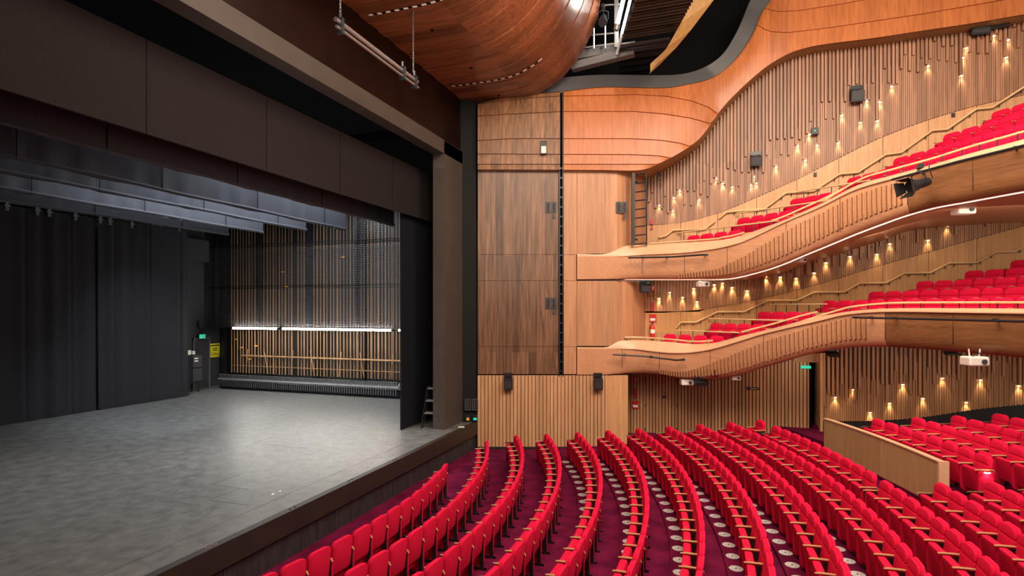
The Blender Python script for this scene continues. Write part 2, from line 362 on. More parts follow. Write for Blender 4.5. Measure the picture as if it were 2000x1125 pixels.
# upstage black drapes
def drape(y0, y1, X, lab, seed):
    rnd = random.Random(seed); t = empty('stage_curtain', (X, (y0 + y1) / 2, SZ), 0, lab, 'curtain', 'black drapes closing the back of the stage')
    n = int((y1 - y0) * 36); rows = []; p = [rnd.random() * 6 for _ in range(8)]
    for k in range(15):
        f = k / 14; zz = .03 + 7.3 * f; row = []
        for j in range(n + 1):
            y = y0 + (y1 - y0) * j / n
            a = .03 + .02 * sin(y * .9 + p[0]) + .02 * f
            x = a * .42 * sin(y * 13 + 2.2 * sin(y * 1.3 + p[1]) + p[2]) * (.5 + .5 * sin(y * 1.9 + p[5])) + .02 * sin(y * 5.2 + 1.5 * sin(y * .9) + p[3] + .4 * f) * (1 - .3 * f) + .04 * sin(y * 1.1 + p[4]) - .035 * max(0, cos(y * 2 * pi / 1.45 + p[6])) ** 40 + .05 * (1 - f)
            row.append((x, y - (y0 + y1) / 2, zz))
        rows.append(row)
    c = MB(); c.sm = True; c.grid(rows); c.build('cloth', M['cloth'], t)
    h = MB(); h.sm = True; h.grid([[(q[0] + .015, q[1], q[2] - .02) for q in rows[0]], [(q[0] + .022, q[1], q[2] + .13) for q in rows[0]]]); h.build('hem', M['cloth'], t)
drape(-2, 15.35, -22.25, 'left-hand black pleated drape at the back of the stage', 3)
drape(15.4, 19.3, -22.1, 'right-hand black pleated drape ending beside the door wall', 8)
t = empty('curtain_track', (-22.15, 10, 8.3), 0, 'long black curtain track with hanging runners above the upstage drapes', 'curtain track')
b = MB(); b.box((-.04, -13, 0), (.04, 10, .08)); b.box((-.2, -13, .25), (-.1, 10, .6)); b.build('track', M['blackm'], t)
rm = MB(); rm.box((-.03, -.05, -.26), (.03, .05, .02)); rm.box((-.05, -.09, -.12), (.05, .09, -.06)); rme = rm.mesh('runner', M['grey'])
for k in range(18):
    o = bpy.data.objects.new('runner', rme); COL.objects.link(o); o.parent = t; o.location = (.02, 8.9 - k * .72 - .2 * sin(k * 2.1), 0)

# back wall, door wall
b = MB(); b.box((-24.2, 14, SZ), (-23.6, 23.4, 12.6)); b.box((-24.2, -7, SZ), (-24.0, 14, 12.6)); struct('wall_back', b, mat('black_wall', (.028, .029, .032), .6))
b = MB(); b.box((-24.2, 22.9, SZ), (-8.2, 23.2, 12.6)); struct('wall_fly', b, mat('fly_wall_black', (.012, .012, .013), .7))
hb = MB(); hb.box((-23.6, 19.6, 7.05), (-23.2, 21.5, 8.1)); struct('trim_smoke_header', hb, M['gband'])
XB = -23.6
def onback(px, py): return PX(px, py, XB)
d0, d1 = onback(377, 663), onback(406, 757)
door = empty('door_1', (XB, (d0.y + d1.y) / 2, SZ)); door['kind'] = 'structure'
w = abs(d1.y - d0.y); hgt = d0.z - SZ
b = MB(); b.box((0, -w / 2, 0), (.05, w / 2, hgt)); leaf = b.build('door_leaf', M['gband'], door); b = MB(); b.box((.05, -w / 2 + .06, 1.0), (.10, -w / 2 + .20, 1.04)); b.build('handle', M['steel'], leaf)
b = MB()
b.box((0, -w / 2 - .06, 0), (.09, -w / 2, hgt + .06)); b.box((0, w / 2, 0), (.09, w / 2 + .06, hgt + .06)); b.box((0, -w / 2 - .06, hgt), (.09, w / 2 + .06, hgt + .06)); b.build('door_frame', M['grey'], door)
p = onback(390, 657); t = empty('exit_sign', (XB + .12, p.y, p.z), 0, 'small green running-man exit sign above the stage door', 'sign')
b = MB(); b.box((0, -.2, -.13), (.05, .2, .13)); b.build('housing', M['black'], t)
b = MB(); b.box((.05, -.17, -.10), (.055, .17, .10)); gp = b.build('panel', M['green'], t)
b = MB(); b.box((.055, -.03, -.07), (.06, .01, .03)); b.box((.055, -.04, .04), (.06, -.0, .08)); b.box((.055, .06, -.08), (.06, .12, .08)); b.build('pictogram', M['signw'], gp)
b = MB(); b.tube([(.03, 0, .13), (.03, 0, .35)], .02, 6); b.build('stem', M['black'], t)
p = onback(390, 633); b = MB(); b.box((0, -.16, -.16), (.14, .16, .16)); b.cyl((.07, 0, -.22), .05, .06)
tag(b.build('wall_box', M['gband'], None, (XB, p.y, p.z)), 'square dark junction box on the wall above the exit sign', 'box')
p = onback(419, 684); b = MB(); b.box((0, -.31, -.34), (.015, .31, .34)); s = b.build('load_sign', M['yellow'], None, (XB + .01, p.y, p.z)); tag(s, 'yellow load limit notice reading 500kg beside the stage door', 'sign')
text('500kg', .21, M['blk_text'], s, (.02, 0, -.2), (pi / 2, 0, pi / 2)); [MB().box((.015, -w_, z_), (.019, w_, z_ + h_)).build('print_line', M['blk_text'], s) for w_, z_, h_ in ((.26, .21, .06), (.13, .08, .045), (.15, -.02, .045))]
# control cabinet
p0, p1 = PX(356, 760, -22.9), PX(386, 684, -22.9)
t = empty('control_cabinet', (-22.9, p0.y + .45, SZ), 0, 'black metal control cabinet on feet between the drape and the stage door', 'cabinet')
b = MB(); b.box((-.35, -.45, .42), (.2, .45, 1.75)); b.build('body', M['blackm'], t)
b = MB(); b.box((.2, -.1, 1.15), (.23, .42, 1.7)); b.box((.2, -.1, .5), (.23, .42, 1.1)); b.build('front_panel', M['gband'], t)
for k in range(2):
    b = MB(); b.box((.23, .0, 1.42 + .12 * k), (.235, .2, 1.47 + .12 * k)); b.build('name_plate', M['signw'], t)
b = MB(); b.box((-.1, -.2, 1.75), (.05, -.02, 1.95)); b.box((-.1, .05, 1.75), (.05, .2, 1.9)); b.build('cup', M['white'], t)
for sx in (-.3, .15):
    for sy in (-.3, .3): b = MB(); b.tube([(sx, sy, .42), (sx, sy, .05)], .025); b.cyl((sx, sy, 0), .05, .05); b.build('leg', M['blackm'], t)

# fly wall: counterweight frame
YF = 22.0
cw = empty('counterweight_frame', (-17.7, YF, SZ), 0, 'tall counterweight wall of tan guide rails behind dark wire mesh', 'rigging')
gm = MB(); gm.box((-.010, -.02, .72), (.010, .02, 9.8)); gme = gm.mesh('guide_rail', M['rope'])
for k in range(82):
    x = -4.85 + k * .122
    if k % 16 == 15: continue
    o = bpy.data.objects.new('guide_rail', gme); COL.objects.link(o); o.parent = cw; o.location = (x + random.uniform(-.02, .02), .25 + .06 * (k % 3), 0)
b = MB(); b.box((-4.2, .2, 1.55), (5.1, .24, 1.61)); b.box((-4.9, .32, 1.05), (5.1, .34, 1.08)); b.build('cross_rail', M['rope'], cw)
for x in (-5.6, -2.95, .0, 2.6, 5.0): b = MB(); b.box((x - .06, -.1, 3.0), (x + .06, .1, 10.2)); b.box((x - .1, .4, 0), (x + .1, .6, 10.2)); b.build('post', M['blackm'], cw)
for z in (4.84, 6.8): b = MB(); b.tube([(-5.6, -.42, z), (5.4, -.42, z)], .03, 6); b.tube([(-5.6, -.42, z + .1), (5.4, -.42, z + .1)], .02, 6); b.build('cross_tube', M['blackm'], cw)
def wires(z0, z1, step=.075):
    b = MB(); k = 0; z = z0
    while z < z1: b.box((-5.6, -.402, z), (5.3, -.398, z + .012)); z += step
    x = -5.6
    while x < 5.3: b.box((x, -.398, z0), (x + .006, -.395, z1)); x += .15
    return b
wires(3.0, 4.8).build('mesh_panel', M['grey'], cw); wires(4.95, 6.75).build('mesh_panel', M['grey'], cw); wires(6.92, 9).build('mesh_panel', M['blackm'], cw)
b = MB(); b.tube([(-5.6, -.4, 2.98), (5.3, -.4, 2.98)], .025, 6); b.tube([(-5.6, -.4, 2.98), (-5.6, -.4, 9)], .025, 6); b.build('mesh_frame', M['blackm'], cw)
for k in range(7):
    x = -3.9 + k * 1.35; b = MB(); b.tube([(x, .18, .75), (x + .18 * (-1) ** k, .12, 1.9)], .018, 6); b.build('brake_rope', M['rope'], cw)
OC = mat('orange_clip', (.8, .35, .03), .5)
for (x, z) in ((-4.5, 2.35), (-4.2, 1.95), (-3.3, 2.05), (-3.7, 1.4), (-1.7, 5.6), (-1.5, 4.9), (-3.2, 4.95), (1.7, 6.2)): b = MB(); b.box((x, .1, z), (x + .16, .14, z + .05)); b.build('tag_clip', OC, cw)
lr = empty('locking_rail', (-17.7, YF - .35, SZ), 0, 'long black locking rail with a row of metal rope locks at the floor', 'rigging')
b = MB(); b.prism([(-5.0, 0, .04), (-5.0, .3, .04), (-5.0, .3, .62), (-5.0, .02, .30), (-5.0, -.12, .28)], (10.0, 0, 0)); b.build('rail_body', M['blackm'], lr)
b = MB(); b.prism([(-5.0, -.14, .46), (-5.0, .02, .62), (-5.0, .05, .58), (-5.0, -.12, .42)], (10, 0, 0)); b.build('card_strip', M['grey'], lr)
lm = MB(); lm.box((-.035, -.02, 0), (.035, .1, .20)); lm.tube([(0, -.06, .22), (0, .06, .12)], .014, 6); lm.box((-.02, -.08, -.36), (.02, -.04, -.10)); lme = lm.mesh('rope_lock', M['steel'])
for k in range(80):
    o = bpy.data.objects.new('rope_lock', lme); COL.objects.link(o); o.parent = lr; o.location = (-4.9 + k * .1238, -.06, .5)
for k in range(5): b = MB(); b.box((-4.9 + k * 2.4, 0, 0), (-4.8 + k * 2.4, .3, .1)); b.build('foot', M['blackm'], lr)
for (a, c, lab) in ((455, 541, 'short glowing fluorescent tube, left part of the fly wall'), (552, 764, 'long glowing fluorescent tube, middle of the fly wall'), (779, 789, 'short glowing tube end showing beside the black masking flat')):
    A, B = PY(a, 642, 21.5), PY(c, 642, 21.5); z = 3.87
    if c < 785: pass
    else: B = PY(812, 642, 21.5)
    t = empty('tube_light', ((A.x + B.x) / 2, 21.5, z), 0, lab, 'light', 'fluorescent tubes on the fly wall'); L = (B.x - A.x) / 2
    b = MB(); b.tube([(-L, 0, 0), (L, 0, 0)], .045, 8); b.build('tube', M['tube'], t)
    b = MB(); b.box((-L - .1, .06, -.03), (L + .1, .1, .05)); b.box((-L - .1, -.04, -.04), (-L, .1, .04)); b.box((L, -.04, -.04), (L + .1, .1, .04)); b.build('housing', M['blackm'], t)
# recess control boxes and the steel stool-ladder beside the column
def RD(px, py, d): return PD(px, py, d)
for (px, py, lab, nm) in ((914, 790, 'left black control box with white outline on the dark recess', 'control_box'), (928, 790, 'right black control box with white outline on the dark recess', 'control_box')):
    p = RD(px, py, 19.55); t = empty(nm, p, TH, lab, 'box')
    b = MB(); b.box((-.1, -.05, -.19), (.1, .05, .19)); b.build('body', M['black'], t)
    b = MB()
    for q in ((-.1, -.19, .1, -.178), (-.1, .178, .1, .19), (-.1, -.19, -.09, .19), (.09, -.19, .1, .19)): b.box((q[0], -.056, q[1]), (q[2], -.05, q[3]))
    b.box((-.03, -.056, -.12), (-.02, -.05, .12)); b.build('outline', M['grey'], t)
for (px, py, m, lab) in ((914, 817, 'amber', 'small round amber indicator lamp low in the dark recess'), (928, 817, 'green', 'small square green indicator lamp low in the dark recess')):
    p = RD(px, py, 19.55); t = empty('indicator_lamp', p, TH, lab, 'light'); b = MB(); b.box((-.08, -.03, -.09), (.08, .04, .11)); b.build('housing', M['black'], t)
    b = MB(); (b.tube([(0, -.03, -.02), (0, -.06, -.02)], .05, 14) if m == 'amber' else b.box((-.06, -.05, -.05), (.06, -.03, .02))); b.build('lens', M[m], t)
p = PD(838, 836, (CH - SZ) * F / 233)
t = empty('step_stool', (p.x + .05, p.y + .1, SZ), .2, 'narrow black tubular three-tier stand leaning beside the brown column', 'stand')
for s_ in (-.14, .14): b = MB(); b.tube([(-.32, s_, .02), (-.1, s_, 1.38), (.12, s_, 1.3), (.26, s_, .5)], .02, 6); b.build('frame', M['blackm'], t)
for z, x in ((.48, -.2), (.88, -.16), (1.28, -.1)): b = MB(); b.box((x - .02, -.15, z), (x + .28, .15, z + .03)); b.build('step', M['grey'], t)
b = MB(); b.tube([(-.32, -.14, .03), (-.32, .14, .03)], .02, 6); b.tube([(-.3, .14, .03), (.1, .14, .03), (.1, .14, 1.3)], .018, 6); b.build('brace', M['blackm'], t)

# ================================================================== CEILING
prof = [(-8.25, 11.97), (-7.5, 11.95), (-6.5, 11.95), (-6.0, 11.98), (-5.58, 12.07), (-5.1, 12.28), (-4.69, 12.56), (-4.3, 12.95), (-4.0, 13.4), (-3.75, 13.85), (-3.58, 14.3), (-3.47, 14.9), (-3.5, 15.6), (-3.6, 16.4)]
cl = empty('ceiling_reflector', (-6, 9, 12), 0, 'large curved red-brown timber ceiling reflector sweeping up from the proscenium', 'ceiling panel')
def off(i, e):
    a = Vector(prof[max(i - 1, 0)]); c = Vector(prof[min(i + 1, len(prof) - 1)]); t = (c - a).normalized(); return Vector((t.y, -t.x)) * e
Y = 18.62; k = 0; rnd = random.Random(5)
while Y > -1:
    w = .34 + .14 * rnd.random(); e = .02 * (k % 2) + .012 * rnd.random(); b = MB(); b.sm = True; rows = []
    for yy in (Y - .008, Y - w + .008):
        rows.append([(prof[i][0] + off(i, e).x + 6, yy - 9, prof[i][1] + off(i, e).y - 12) for i in range(len(prof))])
    rows.append([(q[0], q[1] , q[2] + .06) for q in rows[1]]); rows.insert(0, [(q[0], q[1], q[2] + .06) for q in rows[0]])
    b.grid(rows); b.build('board', M['ceil'], cl); Y -= w; k += 1
b = MB(); b.grid([[(p_[0] + 6, yy - 9, p_[1] - 12 + .075) for p_ in prof] for yy in (18.6, -1)]); b.build('backing', M['vblack'], cl)
b = MB(); top = [(p_[0] + 6, 9.62, p_[1] - 12) for p_ in prof]; b.grid([top, [(q[0], q[1] + .02, q[2] + .25) for q in top]]); b.build('end_edge', M['ceil'], cl)
for yv in (16.7, 12.0):
    xx = -7.9; j = 0
    while xx < -4.9:
        zz = lerp(prof, xx) - .045; z2 = lerp(prof, xx + .12) - .045; b = MB()
        b.add([(xx + 6, yv - 9 - .035, zz - 12), (xx + 6 + .12, yv - 9 - .035, z2 - 12), (xx + 6.12, yv - 9 + .035, z2 - 12), (xx + 6, yv - 9 + .035, zz - 12)], [(0, 1, 2, 3)])
        b.build('slot_gap' if j % 2 else 'slot_mark', M['vblack'] if j % 2 else M['signw'], cl); xx += .12; j += 1
b = MB()
for (px, py) in ((844, 58), (920, 132), (974, 186)):
    p = PD(px, py, (11.93 - CH) * F / (HZ - py)); b.cyl((p.x + 6, p.y - 9, -.09), .05, .02, 12)
b.build('ceiling_hole', M['vblack'], cl)
# dark gap strip between wall and reflector
b = MB(); b.box((-8.9, -4, 12.25), (-6.2, 22, 12.4)); struct('ceiling', b, M['vblack'])
# hanging truss pipe
A, B = PX(655, 45, -6.75), PX(815, 163, -6.75); z = (A.z + B.z) / 2
t = empty('hanging_pipe', (A.x, (A.y + B.y) / 2, z), 0, 'bright metal pipe bar hanging on chains below the timber ceiling', 'rigging'); L = (B.y - A.y) / 2
b = MB(); b.sm = True; b.tube([(0, -L, .06), (0, L, .06)], .045, 10); b.tube([(0.02, -L, -.08), (0.02, L, -.08)], .03, 8); b.build('pipe', M['steel'], t)
for y in (-L + .15, L - .7, L - .15):
    b = MB(); b.box((-.07, y - .04, -.16), (.07, y + .04, .14)); b.tube([(0, y, .14), (0, y, .26)], .03, 6); b.build('clamp', M['blackm'], t)
for y in (-L + .15, L - .2):
    b = MB(); zz = .2
    while zz < 12.0 - z:
        if int(zz / .07) % 2: b.box((-.02, y - .006, zz), (.02, y + .006, zz + .075))
        else: b.box((-.006, y - .02, zz), (.006, y + .02, zz + .075))
        zz += .07
    b.build('chain', M['steel'], t)

# lighting bridge behind the reflector
br = empty('lighting_bridge', (-2, 17, 13), 0, 'grey steel lighting bridge glimpsed beyond the curved ceiling edge', 'catwalk')
b = MB()
def q3(px, py, Y): v = PY(px, py, Y); return (v.x + 2, v.y - 17, v.z - 13)
b.prism([q3(1120, 128, 19.2), q3(1240, 98, 19.2), q3(1240, 112, 19.2), q3(1120, 142, 19.2)], (0, -.3, 0)); b.prism([q3(1120, 100, 19.2), q3(1240, 80, 19.2), q3(1240, 94, 19.2), q3(1120, 116, 19.2)], (0, .3, 0)); b.build('deck', M['grey'], br)
for (a_, c_) in (((1140, 70), (1205, 64)), ((1140, 93), (1205, 84)), ((1160, 55), (1160, 95)), ((1182, 40), (1182, 95)), ((1180, 10), (1215, 8))):
    b = MB(); b.tube([q3(*a_, 19.0), q3(*c_, 19.0)], .03, 6); b.build('guard_rail', M['steel'], br)
b = MB(); b.prism([q3(1200, -20, 18.8), q3(1208, -20, 18.8), q3(1208, 92, 18.8), q3(1200, 92, 18.8)], (0, .1, 0)); b.build('upright', M['steel'], br)
b = MB(); b.prism([q3(1238, -40, 18.5), q3(1244, -40, 18.5), q3(1206, 108, 18.5), q3(1202, 106, 18.5)], (0, .1, 0)); b.build('edge_rail', M['steel'], br)
for (A_, B_, lab) in (((1222, -20), (1206, 48), 'bright fluorescent tube on the lighting bridge, lit'),):
    A2, B2 = PY(*A_, 18.2), PY(*B_, 18.2); t = empty('bridge_tube_light', (A2 + B2) / 2, 0, lab, 'light')
    c_ = (A2 + B2) / 2; b = MB(); b.tube([A2 - c_, B2 - c_], .06, 8); b.build('tube', M['tube'], t)
    b = MB(); b.tube([B2 - c_, B2 - c_ + (B2 - A2).normalized() * .18], .09, 10); b.build('end_cap', M['steel'], t)
def stagelamp(loc, aim, lab, sc=1, name='spotlight', doors=True):
    loc = Vector(loc); v = (Vector(aim) - loc).normalized()
    t = empty(name, loc, 0, lab, 'light')
    b = MB(); b.sm = True; b.tube([v * -.28 * sc, v * -.24 * sc, v * .0, v * .12 * sc, v * .14 * sc, v * .3 * sc], 0, 12, rs=[q * sc for q in (.05, .10, .11, .11, .14, .145)]); b.build('barrel', M['blackm'], t)
    side = v.cross(Vector((0, 0, 1))).normalized(); up = side.cross(v).normalized()
    b = MB(); b.tube([side * .16 * sc, side * .17 * sc + up * .22 * sc, up * .28 * sc, side * -.17 * sc + up * .22 * sc, side * -.16 * sc], .015 * sc, 6); b.tube([up * .28 * sc, Vector((0, 0, .42 * sc))], .02 * sc, 6); b.box((-.05 * sc, -.1 * sc, .36 * sc), (.05 * sc, .1 * sc, .46 * sc)); b.build('yoke', M['blackm'], t)
    if doors:
        for sg, ax, ot in ((1, up, side), (-1, up, side), (1, side, up), (-1, side, up)):
            c = v * .3 * sc + ax * sg * .13 * sc; e = v * .5 * sc + ax * sg * .22 * sc; b = MB()
            b.prism([c - ot * .12 * sc, c + ot * .12 * sc, e + ot * .17 * sc, e - ot * .17 * sc], ax * .008); b.build('barn_door', M['black'], t)
    b = MB(); b.sm = True; b.tube([v * -.26 * sc, v * -.4 * sc + up * .05, v * -.36 * sc + up * .3 * sc, Vector((0, 0, .44 * sc)) - v * .3 * sc], .012 * sc, 6); b.build('cable', M['black'], t)
    return t
stagelamp(PY(1178, 38, 18.4), PY(1140, 300, 12), 'black spotlight hanging on the lighting bridge', 1.0, 'bridge_spotlight', False)
# louvred black ceiling and timber fin
t = empty('louvre_ceiling', (-1, 17, 13.2), 0, 'bank of narrow black ceiling louvre boards beside the bridge', 'ceiling panel')
Yl = 14.0; k = 0
while Yl < 21.2:
    zz = 13.2; xl = lerp([(14, -1.3), (15.8, -2.0), (19.1, -3.04), (21.2, -3.2)], Yl); xr = lerp([(14, .5), (16.3, -.5), (18.4, -1.2), (21.2, -2.3)], Yl)
    if not 18.05 < Yl < 18.5:
        b = MB(); b.box((xl + 1, Yl - 17, -.02), (xr + 1, Yl - 17 + .10, .10)); b.build('louvre_board', M['black'] if k % 3 else M['proswall'], t)
    Yl += .17; k += 1
b = MB(); b.box((-3.2, 10, 16.8), (1.6, 22.2, 16.9)); struct('ceiling_void', b, M['vblack'])
t = MB(); pts_o = [(1470, -60), (1394, 0), (1350, 58), (1320, 94), (1290, 125), (1270, 143)]; pts_i = [(1372, -60), (1352, 0), (1330, 45), (1302, 94), (1283, 125), (1268, 144)]
t.grid([[PY(*q, 18.3) for q in pts_o], [PY(*q, 17.95) for q in pts_i]]); t.grid([[PY(*q, 18.3) for q in pts_o], [PY(*q, 18.3) + Vector((0, .02, .3)) for q in pts_o]])
o = t.build('timber_fin', M['gold']); tag(o, 'slim curved light timber fin edging the black ceiling louvres', 'ceiling panel')
# black void behind bulkhead
b = MB(); b.box((-9, 22.3, 9), (12, 22.5, 19)); b.box((-9, 10, 18.5), (12, 22.4, 18.7)); struct('wall_void', b, M['vblack'])

# ================================================================== SPLAYED TIMBER WALL
def rpx(px, d=PWD): return (px - 1000) / F * d
def zpy(py, d=PWD): return CH + (HZ - py) / F * d
Tw = lambda r, d, z: RF(r, d, z)
wall = MB()
def panel(mb, x0, x1, y0, y1, d=PWD, th=.05, mi=0, g=.006):
    mb.box((rpx(x0, d) + g, d, zpy(y1, d) + g), (rpx(x1, d) - g, d + th, zpy(y0, d) - g), mi, Tw)
b = MB()
for (x0, x1) in ((933, 1091),):
    for (y0, y1) in ((332, 497), (497, 548), (548, 677), (677, 731)): panel(b, x0, x1, y0, y1)
struct('wall_splay_smoked', b, M['brown'])
b = MB(); panel(b, 936, 1090, 327, 735, d=PWD + .055); panel(b, 1103, 1180, 327, 735, d=PWD + .055); b.box((rpx(1088), PWD + .12, 0), (rpx(1106), PWD + .2, 12.3), 0, Tw); struct('wall_splay_backing', b, M['vblack'])
b = MB()
for (x0, x1) in ((1101, 1127), (1127, 1182)):
    for (y0, y1) in ((332, 497), (497, 548), (548, 677), (677, 731)): panel(b, x0, x1, y0, y1)
# curved return toward the side wall
cur = [(1182, 19.6), (1205, 19.62), (1222, 19.75), (1236, 20.0), (1248, 20.35), (1258, 20.75), (1262, 21.1)]
for (y0, y1) in ((332, 497), (497, 548), (548, 677), (677, 731)):
    z1, z0 = zpy(y0) - .006, zpy(y1) + .006
    rows = [[RF(rpx(px, d), d, z) for (px, d) in cur] for z in (z0, z1)]
    b.grid(rows)
struct('wall_splay_oak', b, M['oak'])
b = MB()
x = 933.0
while x < 1187:
    x1 = x + 7.1
    if True:
        b.box((rpx(x), PWD - .04, .0), (rpx(min(x1 - 1.3, 1187)), PWD + .02, zpy(733)), 0, Tw)
    x = x1
b.box((rpx(933), PWD + .02, 0), (rpx(1187), PWD + .06, zpy(733)), 1, Tw)
b.box((rpx(1187), PWD + .02, 0), (rpx(1219, 20.3), 20.3, zpy(733)), 2, Tw)
struct('wall_splay_lower', b, [M['slatlow'], mat('groove_brown', (.16, .07, .03), .7), M['dado']])
b = MB(); b.box((rpx(933), PWD - .05, -.02), (rpx(1187), PWD - .035, .08), 0, Tw); struct('baseboard_splay', b, M['black'])
b = MB(); b.box((rpx(1218, 20.3), 20.2, 0), (rpx(1226, 20.3), 21.6, 3.9), 0, Tw); struct('trim_door_jamb', b, M['black'])
# vertical truss track
t = empty('lighting_boom', RF(rpx(1096), PWD, zpy(735)), TH, 'tall black lighting boom ladder between brown and orange panels', 'rigging')
H_ = 12.2 - zpy(735)
for s_ in (-.06, .06): b = MB(); b.box((s_ - .02, -.05, 0), (s_ + .02, .03, H_)); b.build('rail', M['blackm'], t)
rg = MB(); rg.box((-.06, -.035, 0), (.06, -.01, .05)); rgm = rg.mesh('rung', M['blackm'])
for k in range(int((H_ - 2.2) / .33)): o = bpy.data.objects.new('rung', rgm); COL.objects.link(o); o.parent = t; o.location = (0, 0, .15 + k * .33)
# ladder frame at the end of the panelling
A = RF(rpx(1233, 19.75), 19.45, zpy(478, 19.45))
t = empty('lighting_ladder', A, TH, 'black steel lighting ladder with eight rungs above the upper balcony end', 'ladder'); hh = zpy(338, 19.45) - zpy(478, 19.45)
b = MB(); b.box((-.05, -.04, 0), (.06, .06, hh)); b.build('wide_rail', M['black'], t)
b = MB(); b.tube([(.45, 0, -.03), (.45, 0, hh)], .028, 8); b.build('rail', M['blackm'], t)
for k in range(9):
    z = .03 + k * (hh - .08) / 8; b = MB(); b.tube([(0, 0, z - .02), (.45, 0, z + .03)], .022, 6); b.build('rung', M['blackm'], t)
for z in (.2, hh - .25): b = MB(); b.tube([(.05, 0, z), (.05, .2, z), (.2, .25, z)], .03, 6); b.build('bracket', M['blackm'], t)
# facility plates
def plate(px, py, lab, m='gband'):
    p = PD(px, py, PWD - .005); t = empty('facilities_panel', p, TH, lab, 'panel', 'connection panels on the timber wall')
    for s_ in (-.1, .1): 
        b = MB(); b.box((s_ - .088, -.03, -.19), (s_ + .088, 0, .19)); pl_o = b.build('plate', M['gband'], t)
        b = MB()
        for k in range(6): b.box((s_ - .05, -.034, -.15 + k * .052), (s_ + .05, -.03, -.13 + k * .052))
        b.build('socket_row', M['vblack'], pl_o)
    b = MB(); b.box((.06, -.03, -.37), (.16, 0, -.24)); b.box((.085, -.036, -.33), (.135, -.03, -.28)); b.build('outlet', M['gband'], t)
plate(1076, 405, 'pair of dark connection plates high on the smoked brown panels'); plate(1076, 592, 'pair of dark connection plates lower on the smoked brown panels'); plate(1214, 405, 'pair of dark connection plates beside the black lighting ladder')
# wall speakers
def speaker(p, rz, lab, w=.3, h=.42, d=.26, tilt=.25):
    t = empty('wall_speaker', p, rz, lab, 'speaker')
    b = MB(); b.prism([(-w/2, -.04, h/2), (-w/2, -d, h/2 - .08), (-w/2, -d * .8, -h/2), (-w/2, -.04, -h/2 + .08)], (w, 0, 0)); cab = b.build('cabinet', M['black'], t)
    b = MB(); b.prism([(-w/2 + .03, -d - .004, h/2 - .11), (-w/2 + .03, -d * .83 - .004, -h/2 + .05), (-w/2 + .03, -d * .8, -h/2 + .05), (-w/2 + .03, -d, h/2 - .11)], (w - .06, 0, 0)); b.build('grille', M['gband'], cab)
    b = MB(); b.box((-w * .3, -.06, -.05), (w * .3, 0, h/2 + .14)); b.box((-w * .48, -.1, h/2 + .02), (w * .48, -.06, h/2 + .14)); b.build('bracket', M['blackm'], t)
    return t
speaker(PD(993, 748, PWD - .04), TH, 'black wall speaker below the smoked brown panels'); speaker(PD(1167, 748, PWD - .04), TH, 'black wall speaker below the orange panels near the recess')
# small window in bulkhead is placed with the bulkhead below

# ================================================================== BULKHEAD
ybot = [(933, 331), (1180, 332), (1235, 333), (1262, 330), (1290, 318), (1330, 297), (1365, 272), (1390, 240), (1410, 212), (1440, 180), (1470, 152), (1500, 128), (1540, 105), (1580, 92), (1620, 85), (1700, 75), (1800, 60), (1900, 45), (2000, 28), (2200, -5)]
ytop = [(933, 202), (1000, 187), (1040, 183), (1100, 178), (1175, 170), (1300, 171), (1350, 163), (1390, 152), (1420, 132), (1440, 112), (1460, 85), (1475, 58), (1490, 22), (1510, -8), (1540, -100), (1600, -220), (2200, -400)]
def bd(px):
    dy = 20.7 / ray(px)[1]
    return lerp([(933, 19.45), (1230, 19.45), (1300, 19.4), (1400, min(19.4, 20.7 / ray(1400)[1])), (1460, 20.7 / ray(1460)[1])], px) if px < 1460 else dy
BIG = 9999
LS = [[(933, 320), (1235, 320), (1290, 320), (1300, BIG)], [(933, 300), (1235, 301), (1290, 304), (1330, 312), (1331, BIG)], [(933, 274), (1000, 270), (1230, 270), (1290, 273), (1330, 279), (1362, 290), (1363, BIG)],
      [(933, 226), (1000, 222), (1100, 217), (1240, 217), (1300, 222), (1350, 230), (1400, 244), (1401, BIG)], [(933, 203), (1040, 190), (1100, 187), (1240, 184), (1300, 187), (1350, 196), (1385, 209), (1402, 222), (1412, 236), (1413, BIG)]]
RS = [[(1482, -BIG), (1483, 49), (1493, 56), (1506, 61), (1538, 63), (1600, 56), (1650, 49), (1805, 26), (1920, 6), (2200, -45)], [(1492, -BIG), (1493, 12), (1505, 19), (1522, 22), (1560, 20), (1650, 6), (2200, -100)]]
